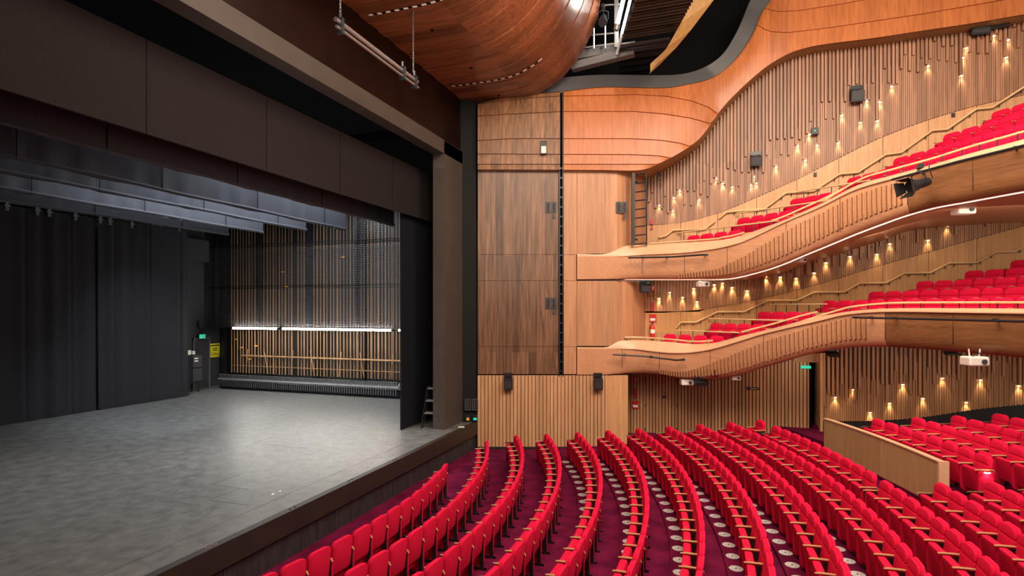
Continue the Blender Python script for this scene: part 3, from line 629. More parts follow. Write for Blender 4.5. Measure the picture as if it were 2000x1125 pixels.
def bulk(x0, x1, name, mm, seams, step=7):
    b = MB(); b.sm = True; xs = []; x = x0
    while x < x1: xs.append(x); x += step
    xs.append(x1); prev = 0
    def cv(j, px):
        yb, yt = smooth(ybot, px), smooth(ytop, px)
        if j == 0: return yb
        if j == len(LS) + len(RS) + 1: return yt
        return min(yb, max(yt, lerp((LS + RS)[j - 1], px)))
    for si in range(len(LS) + len(RS) + 1):
        rows = []
        for j in range(4):
            row = []
            for px in xs:
                d = bd(px); ya, yc = cv(si, px), cv(si + 1, px); yb, yt = cv(0, px), smooth(ytop, px); y = ya + (yc - ya) * j / 3
                t_ = (yb - y) / max(yb - yt, 1); g = .05 * (1 - j / 3)
                row.append(PD(px, y, d - .06 * sin(pi * t_) - g))
            rows.append(row)
        rows.insert(0, [v + (Vector((-ST, CT, 0)) * .08) for v in rows[0]])
        b.grid(rows)
    rows = [[PD(px, smooth(ybot, px), bd(px) - .02) for px in xs], [PD(px, smooth(ybot, px), bd(px) + .05) + Vector((0, 0, .0)) for px in xs]]
    r2 = []
    for px in xs:
        p = PD(px, smooth(ybot, px), bd(px)); a_, c_ = ray(px)
        q = Vector((p.x, p.y, p.z)); dd = 21.55 / c_
        r2.append(Vector((p.x + (a_ * (dd - bd(px))) * .5, 21.55, p.z)) if px > 1182 else p + Vector((-ST, CT, 0)) * .4)
    s = MB(); s.sm = True; s.grid([rows[0], [(a_ + c_) / 2 for a_, c_ in zip(rows[0], r2)], r2])
    tp = MB(); tp.sm = True; r0 = [PD(px, smooth(ytop, px), bd(px)) for px in xs]; tp.grid([r0, [v + Vector((-ST, CT, 0)) * .12 for v in r0]])
    t = empty(name, (0, 0, 0)); b.build('face', mm, t); s.build('underside', M['gold'], t); tp.build('top_edge', M['lip'], t); return t
t = bulk(933, 1094, 'timber_bulkhead', M['bulkbrown'], [.11, .24, .46, .86]); tag(t, 'smoked brown timber bulkhead over the brown wall panels', 'bulkhead')
t2 = bulk(1101, 2200, 'timber_bulkhead', M['bulk'], [.085, .25, .41, .72, .93]); tag(t2, 'long wavy orange timber bulkhead stepping up above the upper balcony', 'bulkhead')
# charcoal band above the bulkhead
BO = [(1000, 190), (1100, 181), (1175, 173), (1300, 174), (1350, 166), (1390, 155), (1421, 134), (1441, 114), (1461, 87), (1476, 60), (1491, 24), (1511, -8), (1535, -70)]
BI = [(1000, 158), (1100, 151), (1175, 146), (1290, 147), (1335, 144), (1370, 134), (1398, 118), (1418, 98), (1434, 72), (1447, 46), (1460, 14), (1474, -20), (1495, -80)]
b = MB(); b.sm = True; ro, ri = [], []
for i in range(97):
    t_ = i / 8; px, py = smooth(list(enumerate(q[0] for q in BO)), t_), smooth(list(enumerate(q[1] for q in BO)), t_)
    qx, qy = smooth(list(enumerate(q[0] for q in BI)), t_), smooth(list(enumerate(q[1] for q in BI)), t_)
    ro.append(PD(px, py, bd(px) + .13)); ri.append(PD(qx, qy, bd(px) + .16))
b.grid([ro, ri, [v + Vector((-ST, CT, 0)) * .15 for v in ri]])
struct('trim_bulkhead_band', b, M['gband'])
# tiny window in the brown bulkhead
p = PD(1062, 288, 19.30); t = empty('projection_window', p, TH, 'small dark framed window high in the brown timber bulkhead', 'window')
b = MB()
for q in ((-.11, -.22, -.085, .22), (.085, -.22, .11, .22), (-.11, .195, .11, .22), (-.11, -.22, .11, -.195)): b.box((q[0], -.03, q[1]), (q[2], .03, q[3]))
b.build('frame', M['black'], t); b = MB(); b.box((-.085, 0, -.195), (.085, .02, .195)); b.build('pane', mat('grey_glass', (.35, .34, .33), .2), t)
b = MB(); b.box((-.085, -.012, .05), (.085, -.002, .195)); b.build('blind', M['black'], t)
b = MB()
for k, (px, py) in enumerate(((1283, 340), (1288, 347), (1285, 336))):
    p = PD(px, py, 20.2); b.tube([p, p + Vector((.05, 0, -.1))], .03 + .01 * (k == 1), 8)
tag(b.build('cable_hooks', M['black']), 'small black cable hooks under the bulkhead soffit', 'hook')
# ================================================================== SIDE WALL (slatted, three levels)
up_b = [(-2.4, 7.84), (-1.27, 7.86), (-.14, 8.06), (.62, 8.30), (1.77, 8.77), (2.71, 9.16), (3.33, 9.47), (4.81, 10.18), (5.66, 10.51), (6.49, 10.76), (7.55, 11.02), (8.83, 11.22), (12, 11.7)]
mid_b = [(-2.4, 4.71), (-1.09, 4.71), (.12, 4.84), (1.77, 5.19), (3.33, 5.61), (4.81, 6.10), (6.22, 6.52), (8.83, 7.28), (12, 8.0)]
low_b = [(3.3, 1.13), (4.72, 1.22), (6.1, 1.42), (7.41, 1.73), (8.66, 1.96), (12, 2.5)]
def slats(name, X0, X1, zb, top, zstag, amp, Yp, mats, pitch=.11, lights=(), seed=1, w2=.066):
    rnd = random.Random(seed); b = MB()
    x = X0; k = 0
    while x < X1:
        bz = smooth(zb, x + pitch / 2); tz = top(x)
        cyc = k % 7; s_ = zstag(x)
        zz = s_ + amp * ((cyc * 3 % 7) / 6.0 - .5) * 1.6 + rnd.uniform(-.06, .06)
        lit = None
        for lx, lz in lights:
            if abs(lx - x - pitch / 2) <= pitch / 2: lit = lz
        if lit: zz = lit + .03
        zz = max(zz, bz + .05)
        zf = min(zz + .04, tz)
        b.box((x + .005, Yp - .024, bz), (x + pitch * .46, Yp, zf), 0); b.box((x + pitch * .54, Yp - .034, bz), (x + pitch - .005, Yp, zf if k % 2 else min(zz + .55, tz)), 0)
        if zz < tz:
            dp = .13 if k % 2 else .09
            b.box((x + .008, Yp - dp, zz), (x + .008 + w2, Yp - .0, tz), 2)
        x += pitch; k += 1
    b.add([], [])
    # backing sheet following the bottom line
    xs = [X0 + (X1 - X0) * i / 40 for i in range(41)]
    b.grid([[(x, Yp, smooth(zb, x)) for x in xs], [(x, Yp, top(x)) for x in xs]], 1)
    b.grid([[(x, Yp + .12, smooth(zb, x) - .0) for x in xs], [(x, Yp + .12, top(x)) for x in xs]], 1)
    return struct(name, b, mats)
upl = [(1287.3, 400.5), (1314.4, 410.9), (1316.2, 385.5), (1327.5, 371.6), (1365.2, 390), (1399.4, 348.5), (1411.4, 357.8), (1430.4, 364.7), (1472.7, 345), (1467.6, 361.2), (1477.3, 356.6), (1515.9, 325.4), (1573.2, 312.7), (1557.8, 284.8), (1580.6, 262.4), (1596.6, 283.2), (1637.8, 278), (1644.8, 224), (1681, 238.4), (1693.4, 196.8), (1718.4, 198.4), (1714.2, 235.2), (1742.4, 168), (1813.4, 128), (1878.4, 147.2), (1881.6, 112), (1887.4, 93), (1941.8, 69), (1966.4, 111.4), (1970, 77)]
mdl = [(1287.5, 582.7), (1308.4, 571), (1333.3, 580.5), (1355, 563.5), (1361, 589), (1395.2, 556), (1411.6, 552.8), (1430, 561.3), (1459.2, 567.7), (1469.9, 541), (1495.8, 540), (1524.3, 541), (1555, 543.5), (1590.5, 533), (1527, 515), (1564.6, 513), (1613.8, 513), (1660.6, 501), (1678, 476), (1692.3, 454), (1713, 496.5), (1738.6, 476), (1765.8, 448.3), (1780.4, 429), (1813, 469), (1849.9, 441.5), (1879, 425), (1951.8, 430.4), (1965.8, 400)]
lwl = [(1631.4, 775.8), (1667, 761), (1700, 805.7), (1738, 787.5), (1764, 751), (1803.2, 778.3), (1841.2, 738.5), (1888, 785.8), (1915.9, 742.2), (1990.6, 753.4)]
def onwall(l, Yp): 
    o = []
    for px, py in l: p = PY(px, py, Yp - .07); o.append((p.x, p.z))
    return o
ul, ml, ll = onwall(upl, WY), onwall(mdl, WY), onwall(lwl, 21.0)
z_up_top = lambda x: lerp([(-2.4, 9.9), (-1.3, 10.4), (-.5, 11.4), (.3, 12.6), (1.3, 13.6), (2.4, 14.0), (12, 14.2)], x)
stag_up = lambda x: smooth(up_b, x) + lerp([(-2.4, .75), (1.7, 1.25), (3.3, 1.65), (5, 1.9), (7, 1.9), (9, 1.9)], x)
slats('wall_right_upper', -2.35, 11.5, up_b, z_up_top, stag_up, .55, WY, [M['slat'], M['slatback'], M['slat']], .112, ul, 2)
slats('wall_right_middle', -2.35, 11.5, mid_b, lambda x: lerp([(-2.4, 5.95), (2, 6.3), (5, 7.2), (8, 7.9), (12, 9)], x), lambda x: smooth(mid_b, x) + lerp([(-2.4, .55), (1, .6), (3.3, .7), (5, .7), (9, .7)], x), .45, WY, [M['slatmid'], M['slatmidback'], M['slatmid']], .112, ml, 3)
slats('wall_right_lower', 3.36, 11.5, low_b, lambda x: 4.2, lambda x: 2.05 + lerp([(3.3, 0), (9, .95)], x), .5, 21.0, [M['slatmid'], M['slatmidback'], M['slatmid']], .125, ll, 4)
# plain lower part with black joints between the slats, and the hidden door leaves in it
b = MB(); x = -3.2
while x < 3.05:
    b.box((x + .01, WY - .05, .0), (x + .090, WY, 3.95), 0); x += .112
b.box((-3.3, WY, -.1), (3.1, WY + .1, 3.95), 1); struct('wall_right_stalls', b, [M['slatst'], mat('gap_brown', (.09, .038, .016), .8)])
b = MB(); b.box((3.1, WY + .9, -.1), (3.4, WY + 1, 4)); b.box((3.02, WY - .05, -.1), (3.1, WY + 1, 4)); struct('wall_vomitory', b, M['vblack'])
b = MB(); b.box((2.55, WY - .07, 3.0), (3.36, WY + .2, 4.0)); struct('trim_vomitory_header', b, M['slatmid'])
b = MB(); b.box((3.28, 20.9, 0), (3.36, WY + .9, 4.0)); struct('trim_vomitory_edge', b, M['dado'])
b = MB(); 
xs = [3.36 + i * .5 for i in range(18)]
b.grid([[(x, 21.02, -.1) for x in xs], [(x, 21.02, smooth(low_b, x) + .02) for x in xs]]); struct('wall_right_dado_stalls', b, M['black'])
# dados
def dado(name, zb, z0, Yp, m):
    b = MB(); x = -2.35
    while x < 11.4:
        x1 = min(x + 1.25, 11.5); b.grid([[(x + .006, Yp, z0(x)), (x + .62, Yp, z0(x)), (x1 - .006, Yp, z0(x1))], [(x + .006, Yp, smooth(zb, x) - .012), (x + .62, Yp, smooth(zb, x + .62) - .012), (x1 - .006, Yp, smooth(zb, x1) - .012)]]); x = x1
    xs = [-2.35 + i * .5 for i in range(28)]
    b.grid([[(x, Yp + .03, z0(x)) for x in xs], [(x, Yp + .03, smooth(zb, x)) for x in xs]], 1)
    struct(name, b, [m, M['vblack']])
dado('wall_right_dado_upper', up_b, lambda x: smooth(up_b, x) - 3.2, WY - .025, M['dado'])
dado('wall_right_dado_middle', mid_b, lambda x: smooth(mid_b, x) - 2.2, WY - .025, M['dadomid'])
# little wall lights
wlm = MB(); wlm.box((-.035, -.04, 0), (.035, .0, .07)); lens = MB(); lens.box((-.03, -.035, -.012), (.03, -.005, 0)); cap_me = wlm.mesh('lamp_cap', M['arm']); lens_me = lens.mesh('lens', M['glow'])
wl_light = bpy.data.lights.new('bulb', 'SPOT'); wl_light.energy = 22; wl_light.color = (1, .78, .45); wl_light.spot_size = radians(62); wl_light.spot_blend = .5; wl_light.shadow_soft_size = .025
def walllights(pts, Yp, level, grp):
    pts = sorted(pts)
    for i, (x, z) in enumerate(pts):
        t = empty('wall_light', (x, Yp - .03, z), 0, 'small glowing wall light in the %s slatted wall, %s from the left' % (level, ordn(i + 1)), 'light', grp)
        par = t
        for nm, me in (('lamp_cap', cap_me), ('lens', lens_me)): o = bpy.data.objects.new(nm, me); COL.objects.link(o); o.parent = par; par = o
        o = bpy.data.objects.new('bulb', wl_light); COL.objects.link(o); o.parent = t; o.location = (0, -.045, -.02); o.rotation_euler = (.16, 0, 0)
walllights(ul, WY, 'upper', 'little lights in the upper slatted wall'); walllights(ml, WY, 'middle', 'little lights in the middle slatted wall'); walllights(ll, 21.0, 'lower', 'little lights in the slatted wall behind the stalls')
# speakers on the side wall
for px, py, w, h, lab in ((1475, 316, .34, .38, 'black speaker on the upper slatted wall, leftmost and lowest'), (1671, 190, .38, .42, 'black speaker on the upper slatted wall, middle of three'), (1909, 60, .5, .4, 'large black speaker high under the bulkhead near right edge')):
    speaker(PY(px, py, WY - .1), .1, lab, w, h, .26)
p = PY(1944, 49, WY - .12); b = MB(); b.box((-.3, -.16, -.14), (.3, 0, .14)); b.box((-.34, -.1, -.02), (.34, -.05, .1)); tag(b.build('flood_light', M['black'], None, p), 'flat black floodlight beside the large speaker near the bulkhead', 'light')
p = PY(1591, 257, WY - .12); t = empty('detector_box', p, 0, 'black box with a green light on the upper slatted wall', 'box'); b = MB(); b.box((-.11, -.1, -.11), (.11, 0, .11)); b.build('body', M['black'], t); b = MB(); b.box((-.02, -.11, -.02), (.02, -.1, .02)); b.build('indicator', M['green'], t)
for px, py, lab in ((1592, 341, 'small black wall fitting below slats left of the rail'), (1861, 225, 'small black wall fitting above the upper handrail near red seats')):
    p = PY(px, py, WY - .03); b = MB(); b.box((-.045, -.05, -.06), (.045, 0, .06)); b.box((-.02, -.06, -.02), (.02, -.05, .02)); tag(b.build('wall_fitting', M['black'], None, p), lab, 'fitting')
# ================================================================== BALCONIES
DST = [(1127, 19.54), (1185, 19.54), (1215, 19.5), (1255, 19.35), (1300, 19.0), (1350, 18.6), (1388, 18.25), (1440, 17.7), (1492, 17.2), (1540, 16.75), (1586, 16.35), (1650, 15.7), (1725, 14.9), (1800, 14.2), (1860, 13.6), (2000, 12.3), (2200, 10.6)]
LOW = dict(tb=[(1127, 677), (1185, 677), (1214, 665), (1302, 668), (1350, 672), (1388, 669.5), (1441, 656), (1492, 644), (1586, 620.5), (1650, 608), (1725, 602.5), (1860, 602), (2000, 603), (2200, 604)],
           lip=[(1127, 678), (1185, 679), (1214, 680), (1243, 681), (1285, 686), (1315, 688), (1349, 687), (1390, 680.5), (1440, 666), (1492, 650), (1599, 625), (1650, 613), (1725, 607), (1860, 608), (2000, 610), (2200, 613)],
           bot=[(1127, 731), (1185, 731), (1214, 730), (1285, 732), (1328, 740), (1388, 741), (1430, 735), (1488, 718), (1541, 703), (1586, 690), (1650, 679.5), (1725, 678), (1780, 681), (1860, 688), (2000, 701), (2200, 722)])
UPP = dict(tb=[(1127, 497), (1185, 497), (1223, 481), (1262, 479), (1329, 474.5), (1380, 471), (1415, 467), (1450, 458), (1500, 440), (1546, 422), (1600, 397), (1669, 362), (1738, 343), (1800, 327), (1875, 305), (2000, 272), (2200, 215)],
           lip=[(1127, 498), (1185, 498.5), (1210, 499), (1255, 496), (1336, 492), (1385, 486), (1417, 480), (1454, 469), (1533, 432), (1600, 403), (1669, 369), (1738, 348), (1800, 332), (1875, 312), (2000, 281), (2200, 226)],
           bot=[(1127, 546), (1200, 545.5), (1334, 545.5), (1417, 544), (1477, 531), (1533, 512), (1600, 483), (1688, 446), (1798, 409), (1880, 393), (2000, 371), (2200, 335)])
def balcony(T, name, label, ribs, led, dark, joints):
    t = empty(name, (0, 0, 0), 0, label, 'balcony')
    xs = [1127 + 5.5 * i for i in range(int(1073 / 5.5) + 1)]
    pts = []
    for px in xs:
        d = smooth(DST, px); zl = CH + (HZ - smooth(T['lip'], px)) / F * d
        zt = CH + (HZ - smooth(T['tb'], px)) / F * (d + .28); zb = CH + (HZ - smooth(T['bot'], px)) / F * (d + .1)
        P = PD(px, 604, d); pts.append((P.x, P.y, zl, max(zt, zl + .0), zb, px))
    nrm = []
    for i in range(len(pts)):
        a = pts[max(i - 2, 0)]; c = pts[min(i + 2, len(pts) - 1)]; tx, ty = c[0] - a[0], c[1] - a[1]; l = sqrt(tx * tx + ty * ty); nrm.append((-ty / l, tx / l))   # points back, away from the stage
    def at(i, o, z):
        o = o * lerp([(1127, .0), (1190, .06), (1250, 1)], xs[i]) - lerp([(1127, .0), (1250, 0)], xs[i])
        return (pts[i][0] + nrm[i][0] * o, pts[i][1] + nrm[i][1] * o, z)
    N = range(len(pts))
    b = MB(); b.sm = True
    b.grid([[at(i, .05, pts[i][2] - .05) for i in N], [at(i, .0, pts[i][2] - .03) for i in N], [at(i, 0, pts[i][2]) for i in N], [at(i, .28, pts[i][3]) for i in N], [at(i, .40, pts[i][3]) for i in N], [at(i, .40, pts[i][3] - .35) for i in N]]); b.build('coping', M['lip'], t)
    b = MB(); b.sm = True; fd = MB(); fd.sm = True
    segs = [0]; 
    for q in joints: segs.append(min(range(len(xs)), key=lambda i: abs(xs[i] - q)))
    segs.append(len(xs) - 1)
    for s0, s1 in zip(segs, segs[1:]):
        rows = []
        for (o, f) in ((.055, 0), (.055, .3), (.06, .62), (.085, .8), (.14, .92), (.22, .985), (.32, 1.0)):
            row = []
            for i in range(s0, s1 + 1):
                zl, zb = pts[i][2] - .05, pts[i][4]
                row.append(at(i, o, zl + (zb - zl) * f))
            c = MB(); rows.append(row)
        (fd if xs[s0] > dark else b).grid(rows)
        if s0: 
            i = s0; g = MB()
            zl, zb = pts[i][2] - .05, pts[i][4]
            g.add([at(i, .052, zl), at(i, .052, zb + .2), Vector(at(i, .052, zb + .2)) + Vector((.012, -.004, 0)), Vector(at(i, .052, zl)) + Vector((.012, -.004, 0))], [(0, 1, 2, 3)]); g.build('panel_joint', M['vblack'], t)
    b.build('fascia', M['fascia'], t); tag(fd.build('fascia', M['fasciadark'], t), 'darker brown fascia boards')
    # soffit back to the wall
    b = MB(); b.grid([[at(i, .32, pts[i][4]) for i in N], [at(i, .5, pts[i][4] + .02) for i in N], [(pts[i][0] + max(0, nrm[i][0]) * 2.2, max(21.38, pts[i][1] + .4), pts[i][4] + .04) for i in N]]); b.build('soffit', M['rib'], t)
    if led:
        b = MB(); I = [i for i in N if led[0] < xs[i] < led[1]]; b.grid([[at(i, .30, pts[i][4] - .012) for i in I], [at(i, .345, pts[i][4] - .012) for i in I]]); b.build('led_strip', M['led'], t)
    # ribs
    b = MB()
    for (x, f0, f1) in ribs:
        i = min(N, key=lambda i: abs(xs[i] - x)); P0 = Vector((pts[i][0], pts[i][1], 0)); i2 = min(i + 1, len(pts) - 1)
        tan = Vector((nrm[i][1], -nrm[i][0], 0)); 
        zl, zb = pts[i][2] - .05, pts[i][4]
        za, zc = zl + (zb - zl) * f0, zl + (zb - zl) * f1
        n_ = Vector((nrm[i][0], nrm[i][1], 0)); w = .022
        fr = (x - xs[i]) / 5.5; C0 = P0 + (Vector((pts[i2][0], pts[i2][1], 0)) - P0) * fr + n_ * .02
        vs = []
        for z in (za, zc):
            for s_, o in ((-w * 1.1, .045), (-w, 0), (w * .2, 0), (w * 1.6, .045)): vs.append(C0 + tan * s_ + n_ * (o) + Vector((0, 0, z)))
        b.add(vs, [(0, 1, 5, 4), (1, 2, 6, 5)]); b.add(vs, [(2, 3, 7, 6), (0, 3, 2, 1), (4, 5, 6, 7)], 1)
    b.build('ribs', [M['rib'], M['fasciadark']], t)  # dark veneer on right bevel and rib ends: side shade put into the colour
    return pts, nrm, xs, at
ribL = []; x = 1289.0
while x < 1690:
    f0 = lerp([(1289, .78), (1330, .72), (1390, .42), (1440, .30), (1500, .2), (1600, .12), (1690, .08)], x); ribL.append((x, f0, lerp([(1289, .93), (1400, .86), (1690, .74)], x))); x += lerp([(1289, 4.3), (1390, 6.8), (1500, 8.5), (1690, 9.8)], x)
ribU = []; x = 1326.0
while x < 1762:
    f0 = lerp([(1326, .80), (1400, .66), (1430, .5), (1480, .32), (1560, .16), (1700, .10), (1762, .08)], x); ribU.append((x, f0, lerp([(1326, .95), (1450, .84), (1762, .72)], x))); x += lerp([(1326, 5), (1400, 7), (1500, 8.4), (1762, 10)], x)
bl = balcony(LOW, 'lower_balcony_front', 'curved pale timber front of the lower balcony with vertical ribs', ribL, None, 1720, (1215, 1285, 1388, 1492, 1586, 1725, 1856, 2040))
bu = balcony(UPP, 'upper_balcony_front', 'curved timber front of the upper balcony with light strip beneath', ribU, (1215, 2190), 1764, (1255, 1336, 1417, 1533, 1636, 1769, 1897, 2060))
lamp('balcony_wash', 'AREA', (3.8, 19.2, 6.9), (4.3, 21.4, 5.3), 34, WARM, 4, .15)
lamp('balcony_wash', 'AREA', (-.6, 20.0, 5.7), (-.5, 21.4, 4.6), 9, WARM, 2.5, .1)
lamp('balcony_wash', 'AREA', (7.5, 17.5, 7.0), (7, 20, 5.0), 40, WARM, 4, 1)
lamp('stalls_fill', 'AREA', (6.2, 17.6, 3.55), (6.2, 19.2, 0), 105, WARM, 4, 2)
lamp('stalls_fill', 'AREA', (.5, 19.9, 3.3), (.5, 21.4, .9), 200, WARM, 4.5, .3)  # unseen strip lamp added to brighten the slats shaded by the balcony

b = MB()
for (x0, x1, y0, y1) in ((1125.5, 1127, 497, 546), (1127, 1215, 546, 547.5), (1125.5, 1127, 677, 731), (1127, 1190, 675.5, 677), (1127, 1190, 495.5, 497)):
    b.box((rpx(x0), PWD - .02, zpy(y1)), (rpx(x1), PWD + .005, zpy(y0)), 0, Tw)
struct('trim_balcony_reveal', b, M['vblack'])
# tier floors and partitions of the balconies
BOXL = [(1309, 1400, 652, 655.8, 20.15, 18.85), (1399.5, 1481, 630.7, 633, 19.75, 18.45), (1493, 1577.6, 608, 609, 19.1, 17.8)]
seat_specs = []     # (x, y, zfloor, angle, label, group)
def line_row(p0, p1, d0, d1, ztop, n, step=None):
    """n seats from pixel column p0 (distance d0) to p1 (distance d1)"""
    A = PD(p0, 604, d0); B = PD(p1, 604, d1); v = Vector((B.x - A.x, B.y - A.y)); L_ = v.length; u = v / L_
    ang = atan2(u.y, u.x)
    st = L_ / (n - 1) if step is None else step
    return [(A.x + u.x * st * k, A.y + u.y * st * k, ztop - .92, ang) for k in range(n)]
def tier(name, row, label_floor, depth_f=.62, depth_b=.42, th=.35, ext=.35, m='carpet'):
    a = row[0]; c = row[-1]; u = Vector((cos(a[3]), sin(a[3]), 0)); n_ = Vector((-u.y, u.x, 0)); 
    A = Vector((a[0], a[1], a[2])) - u * ext; B = Vector((c[0], c[1], a[2])) + u * ext
    b = MB(); b.prism([A - n_ * depth_f, B - n_ * depth_f, B + n_ * depth_b, A + n_ * depth_b], (0, 0, -th)); struct('floor_' + name, b, M[m])
names3 = ['lowest', 'middle', 'upper']
for k, (a, c, ya, yc, da, dc) in enumerate(BOXL):
    z = CH + (HZ - (ya + yc) / 2) / F * (da + dc) / 2
    r = line_row(a, c, da, dc, z, 4); tier('box_lower', r, '')
    for j, q in enumerate(r): seat_specs.append((*q, 'dark red seat, %s from left in the %s four-seat lower balcony box row' % (ordn(j + 1), names3[k]), 'seats in the lower side boxes'))
BOXU = [(1354.8, 1435.7, 459.4, 449, 20.0, 18.7), (1453, 1535, 424.8, 411, 19.2, 17.85), (1557, 1640, 387.8, 371, 18.6, 17.35)]
for k, (a, c, ya, yc, da, dc) in enumerate(BOXU):
    z = CH + .5 * ((HZ - ya) / F * da + (HZ - yc) / F * dc)
    r = line_row(a, c, da, dc, z, 4); tier('box_upper', r, '')
    for j, q in enumerate(r): seat_specs.append((*q, 'red seat, %s from left in the %s four-seat upper balcony box row' % (ordn(j + 1), names3[k]), 'seats in the upper side boxes'))
# main rows of both balconies: straight runs at about 45 degrees to the side wall
def main_rows(rows, grp, lev, dirv):
    u = Vector(dirv).normalized(); ang = atan2(u.y, u.x); out = []
    for k, (px, d, zt, n) in enumerate(rows):
        A = PD(px, 604, d); r = []
        for j in range(n):
            s_ = .515 * j; x, y = A.x + u.x * s_, A.y + u.y * s_
            if proj((x, y, zt))[0] > 2090: break
            r.append((x, y, zt - .92, ang)); seat_specs.append((x, y, zt - .92, ang, '%s seat, %s from wall in the %s %s balcony row from front' % (('dark red' if lev == 'lower' else 'bright red'), ordn(j + 1), ORD[k + 1], lev), grp))
        out.append(r); tier('tier_' + lev, r, '', .5, .55, .25, .4)
main_rows([(1621, 18.0, 5.05, 14), (1712, 17.6, 5.32, 12), (1806.8, 17.2, 5.62, 11), (1902.7, 16.8, 5.91, 9), (1993, 16.55, 6.2, 8)], 'seats in the lower balcony', 'lower', (3.28, -3.74))
main_rows([(1669, 17.75, 8.87, 12), (1760, 17.4, 9.4, 12), (1859, 16.8, 9.95, 9), (1955, 16.4, 10.48, 6)], 'seats in the upper balcony', 'upper', (1.85, -2.6))

# handrails on the side wall and on the fronts
def handrail(pts, lab, r=.03, brk=True, name='handrail', parentloc=None):
    c = Vector(pts[0]); t = empty(name, c, 0, lab, 'handrail')
    P = [Vector(p) - c for p in pts]; b = MB(); b.sm = True; b.tube(P, r, 8); b.build('rail', M['rail'], t)
    if brk:
        for a, e in zip(P, P[1:]):
            if (e - a).length > .5:
                for f in (.2, .8):
                    q = a + (e - a) * f; b = MB(); b.tube([q + Vector((0, 0, -.02)), q + Vector((0, .02, -.1)), q + Vector((0, .1, -.1))], .012, 6); b.build('bracket', M['blackm'], t)
    return t
Yr = WY - .12
def zz_rail(pl_, lab): return handrail([(x, Yr, z) for x, z in pl_], lab)
zz_rail([(-1.9, 7.1), (-1.85, 7.36), (-1.62, 7.40), (-1.35, 7.6), (-.26, 7.6), (.06, 7.85)], 'short stepped oak handrail on the wall above lowest upper boxes')
zz_rail([(.2, 7.95), (.45, 8.15), (1.66, 8.19), (2.31, 8.69), (3.16, 8.70), (3.91, 9.2), (4.43, 9.21), (5.21, 9.72), (5.64, 9.75), (6.46, 10.36), (6.86, 10.36), (7.6, 10.9), (8.0, 10.9), (8.9, 11.5), (9.4, 11.5)], 'long stepped oak handrail climbing the wall beside upper balcony seats')
zz_rail([(-1.25, 4.1), (-1.09, 4.3), (-.57, 4.31), (.14, 4.67), (1.01, 4.68), (1.74, 5.06), (2.64, 5.06), (3.17, 5.33), (4.04, 5.33), (4.48, 5.61), (5.22, 5.61), (5.71, 5.91), (6.42, 5.91), (6.9, 6.2), (7.61, 6.2), (8.09, 6.51), (8.56, 6.51), (9.2, 6.9)], 'long stepped oak handrail climbing the wall beside lower balcony seats')
def front_rail(B, i_px, zoff, lab, o=.34, n_post=8):
    pts, nrm, xs, at = B; I = [i for i in range(len(xs)) if i_px[0] <= xs[i] <= i_px[1]]
    P = [Vector(at(i, o, pts[i][3] + zoff(xs[i]))) for i in I]; c = P[0].copy(); t = empty('parapet_rail', c, 0, lab, 'handrail')
    b = MB(); b.sm = True; b.tube([p - c for p in P], .028, 8); b.build('rail', M['rail'], t)
    for k in range(n_post):
        i = I[min(len(I) - 1, int((k + .5) * len(I) / n_post))]; q = Vector(at(i, o, pts[i][3] + zoff(xs[i]))) - c; h = zoff(xs[i]) + .02
        b = MB(); b.box((q.x - .008, q.y - .02, q.z - h), (q.x + .008, q.y + .02, q.z)); b.build('post', M['blackm'], t)
front_rail(bl, (1220, 1388), lambda x: lerp([(1220, .10), (1388, .08)], x), 'short oak rail on parapet in front of lowest lower box', n_post=6)
front_rail(bl, (1440, 1594), lambda x: lerp([(1440, .12), (1594, .16)], x), 'sloping oak rail on parapet beside lower box rows', n_post=6)
front_rail(bl, (1560, 2195), lambda x: lerp([(1560, -.02), (1605, .05), (1650, .12), (1725, .14), (2200, .13)], x), 'long level oak rail on the lower balcony front', n_post=18)
front_rail(bu, (1262, 1450), lambda x: .06 + (.02 if x > 1400 else 0), 'short oak rail on parapet in front of lowest upper box', n_post=5)
front_rail(bu, (1500, 1640), lambda x: .12, 'sloping oak rail on parapet beside upper box rows', n_post=4)
front_rail(bu, (1600, 2195), lambda x: lerp([(1600, .06), (1680, .16), (2195, .2)], x), 'long sloping oak rail on the upper balcony front', n_post=17)
# rails standing in front of each box row
def boxrail(p0, p1, lab, n=5):
    A, B = Vector(p0), Vector(p1); t = empty('box_rail', A, 0, lab, 'handrail'); v = B - A
    b = MB(); b.tube([Vector((0, 0, 0)), v], .025, 8); b.build('rail', M['rail'], t)
    for k in range(n): q = v * ((k + .5) / n); b = MB(); b.box((q.x - .012, q.y - .02, q.z - .26), (q.x + .012, q.y + .02, q.z)); b.build('post', M['blackm'], t)
    b = MB(); b.prism([Vector((0, 0, -.26)), v + Vector((0, 0, -.26)), v + Vector((0, 0, -.9)), Vector((0, 0, -.9))], (.02, .06, 0)); b.build('low_panel', M['dado'], t)
boxrail(PD(1318, 645, 20.35), PD(1444, 650, 18.65), 'oak rail behind the lowest lower box seats'); boxrail(PD(1383, 622.5, 20.1), PD(1532, 626, 18.1), 'oak rail behind the middle lower box seats')
boxrail(PD(1505, 595, 19.3), PD(1615, 594, 17.7), 'oak rail behind the upper lower-balcony box seats')
boxrail(PD(1323, 455, 20.5), PD(1520, 431, 17.7), 'oak rail behind the lowest upper box seats', 7); boxrail(PD(1439, 417, 19.8), PD(1620, 391, 17.05), 'oak rail behind the middle upper box seats', 7)
boxrail(PD(1557, 375, 19.05), PD(1700, 352, 16.85), 'oak rail behind the highest four-seat upper box', 5)
